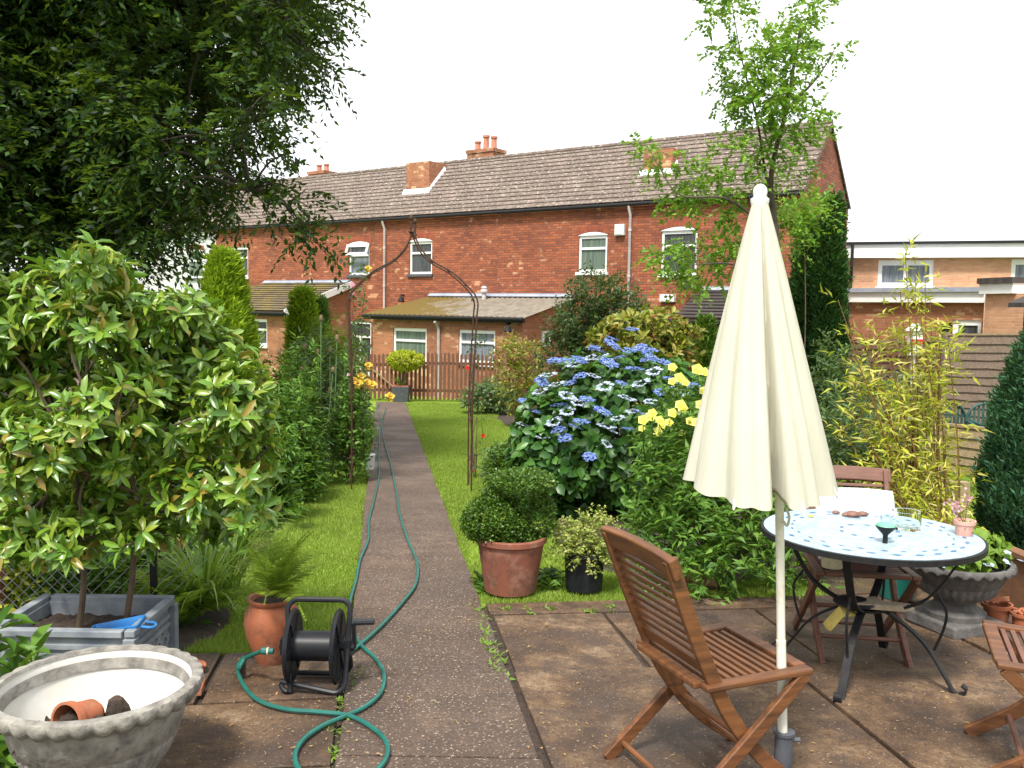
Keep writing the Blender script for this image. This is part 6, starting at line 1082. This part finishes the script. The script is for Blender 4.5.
p = atY(165, 427, 7.0); rt = plant('dahlia', 'single deep red dahlia flower glimpsed through the left shrub', 'flower', np.array([p[0], p[1], gz(7)])); m = MB(); whorls(m, p+rng.normal(0, .008, (8, 3)), rdir(8, .4), 7, .04, .02, 60); obj('flower', m, M['pt_red'], rt, world=True); m = MB(); m.tube([p, [p[0], p[1], gz(7)]], .006, 5); obj('stem', m, M['lf_mid'], rt, world=True)
# standard lollipop tree
lq = np.array(LOL); lc = atY(405, 361, LOL[1]); rt = plant('standard_tree', 'lollipop standard with a round lime yellow head in the square black pot', 'tree', lq); m = MB(); m.tube([lq, (lq+lc)/2+[.02, 0, 0], lc], .025, 8); obj('trunk', m, M['twig'], rt, world=True); p, d = blob(900, lc, (.40, .40, .22), .75, .07); m = MB(); sprays(m, p, d+[0, 0, .3], .1, 6, .055, .035, 55, 0, 'd', .4, 0); obj('crown', m, M['lf_lime'], rt, world=True)
straps('potted_grass', 'tuft of grass at the foot of the lollipop standard', (lq[0], lq[1]-.1, lq[2]), 40, .4, 'lf_strap', .02)
# golden bamboo
def bamboo(lab, base, tops, Y):
    rt = plant('bamboo', lab, 'bamboo', base); m = MB(); P = []; D = []
    for px, py in tops:
        t = atY(px, py, Y+rng.uniform(-.5, .5)); b = np.array(base)+[(t[0]-base[0])*.45+rng.normal(0, .05), (t[1]-base[1])*.9, 0]; b[2] = gz(b[1]); q = spline([b, b*.5+t*.5+[(b[0]-t[0])*.12, 0, 0], t], 8); m.tube(q, np.linspace(.009, .003, len(q)), 5)
        L_ = np.linalg.norm(t-b); k = max(4, int(L_*11)); s = rng.uniform(.12, 1, k)**.8; p = np.stack([np.interp(s, np.linspace(0, 1, len(q)), q[:, j]) for j in range(3)], 1); P.append(p); D.append(rdir(k)*[1, 1, .5]+[0, 0, .5])
    obj('canes', m, M['cane'], rt, world=True); P = np.concatenate(P); D = np.concatenate(D); m = MB(); sprays(m, P, D, .2, 4, .10, .019, 40, .35, 'l', .3, .15); obj('leaves', m, M['lf_bamboo'], rt, world=True)
bamboo('tall golden bamboo clump with yellow leaves right of the parasol', gp(890, 520), [(846, 330), (838, 300), (905, 252), (918, 300), (925, 262), (860, 330), (875, 318), (935, 330), (948, 340), (886, 350), (900, 290), (912, 330), (925, 350), (868, 370), (855, 380), (895, 370), (940, 390), (880, 400), (850, 410), (910, 400), (925, 410), (862, 430), (838, 420), (900, 430), (930, 300), (842, 360), (872, 345), (915, 270), (890, 440), (945, 430), (930, 440), (870, 450), (855, 455), (905, 340), (918, 372), (932, 362), (886, 318), (940, 322)], 6.7)
bamboo('low yellow bamboo shoots between the bamboo clump and the table', gp(915, 545), [(860, 470), (880, 465), (900, 470), (925, 460), (945, 470), (915, 480), (890, 485), (870, 490), (935, 490), (850, 480), (960, 500), (905, 500)], 6.1)
bush('filler_shrub', 'mixed green shrub filling the bed behind the white cushion', gp(850, 520), B([(850, 470, 34, 30), (885, 480, 36, 26), (835, 440, 20, 40), (870, 440, 40, 40)], 7.6), 'lf_greygreen', 600, .06, .025, 'd', 'spray', 7, .16)
bush('brown_shrub', 'dull dry shrub in front of the cypress, behind the bamboo', gp(850, 460), B([(850, 400, 30, 40), (890, 410, 36, 34), (830, 370, 14, 30)], 11), 'lf_greygreen', 500, .08, .03, 'd', 'spray', 7, .2)
bush('ash_sapling', 'light green sapling leaves beside the top of the tall cypress', atY(800, 450, 12.6)*[1, 1, 0]+[0, 0, gz(12.6)], B([(806, 212, 14, 10), (795, 222, 12, 12), (788, 235, 9, 14), (818, 208, 8, 6)], 12.6), 'lf_robinia', 160, .09, .04, 'd', 'spray', 8, .3, nst=1)
# urn planting, pink flowers, weeds
ub = np.array([URN[0][0], URN[0][1], URN[1]+URN[2]-.03]); rt, P, D = bush('bedding_plant', 'green and white trailing plant spilling from the stone urn', ub, [(ub+[0, 0, .07], (.26, .26, .07)), (ub+[.1, 0, .1], (.14, .14, .08))], 'lf_weed', 110, .085, .05, 'o', 'whorl', 5, tilt=60, cat='bedding plant')
f = flower_proto('pt_palb', .022); heads([f], [ub+[rng.uniform(-.24, .24), rng.uniform(-.24, .1), rng.uniform(.03, .12)] for _ in range(22)], rt, [0]*22)
pq_ = POTQ+[0, 0, .055]; rt = plant('pink_flower', 'spike of pale pink flowers growing from the pink clay pot', 'flower', pq_); m = MB(); n = 30; whorls(m, pq_+rng.normal(0, .012, (5, 3)), rdir(5, 2), 6, .05, .014, 60, 'l'); 
tips = [pq_+[-.045, 0, .05], pq_+[-.02, .01, .09], pq_+[.01, 0, .12], pq_+[-.06, 0, .09]]; [m.tube([pq_, t_], .0015, 4) for t_ in tips]; obj('leaves', m, M['lf_mid'], rt, world=True); m = MB()
for t_ in tips: lv(m, t_+rng.normal(0, .012, (22, 3)), rdir(22), rdir(22), .016, .014, 'd')
obj('flowers', m, M['pt_pink'], rt, world=True)
def weeds(nm, lab, l, n, s):
    P = np.concatenate([gp(a, b, .025)+rng.normal(0, .018, (n, 3))*[1, 2.2, 0] for a, b in l]); m = MB(); whorls(m, P, np.tile([0, 0, 1.0], (len(P), 1)), 5, s, s*.4, 70, 'l', .3, 0); tag(obj(nm, m, M['lf_weed']), lab, 'weeds', kind='stuff')
weeds('weeds', 'small green weeds growing in the joint between path and patio slabs', [(478, 612), (484, 628), (490, 645), (494, 655), (487, 640), (498, 662), (481, 620), (496, 670), (500, 676), (488, 650), (482, 633), (476, 605), (493, 661), (505, 610), (528, 611), (552, 610), (590, 612), (610, 608), (633, 607)], 7, .042)
weeds('weeds', 'weeds in the joint beside the left edge of the path by the hose', [(352, 676), (356, 684), (350, 690), (360, 672), (344, 700), (337, 730), (333, 755), (347, 668)], 7, .035)
q = gp(310, 728); weeds('moss', 'spots of green moss in the joints of the left slabs', [(306, 727), (340, 712), (334, 745), (176, 708), (160, 740)], 8, .012)
m = MB(); n = 330; P = np.array([gp(a, b, .035) for a, b in zip(rng.uniform(150, 1020, n), rng.uniform(600, 768, n))]); P[:, 2] = gz(P[:, 1])+.04; lv(m, P, rdir(n)*[1, 1, .15], rdir(n, 3), rng.uniform(.008, .03, n), rng.uniform(.004, .012, n), 'l'); leafmat('litter', [(.25, .13, .05), (.4, .27, .12), (.16, .08, .04), (.45, .4, .2)], .9, .1, .1); tag(obj('leaf_litter', m, M['litter']), 'scattered dry leaf fragments on the paving', 'leaf litter', kind='stuff')
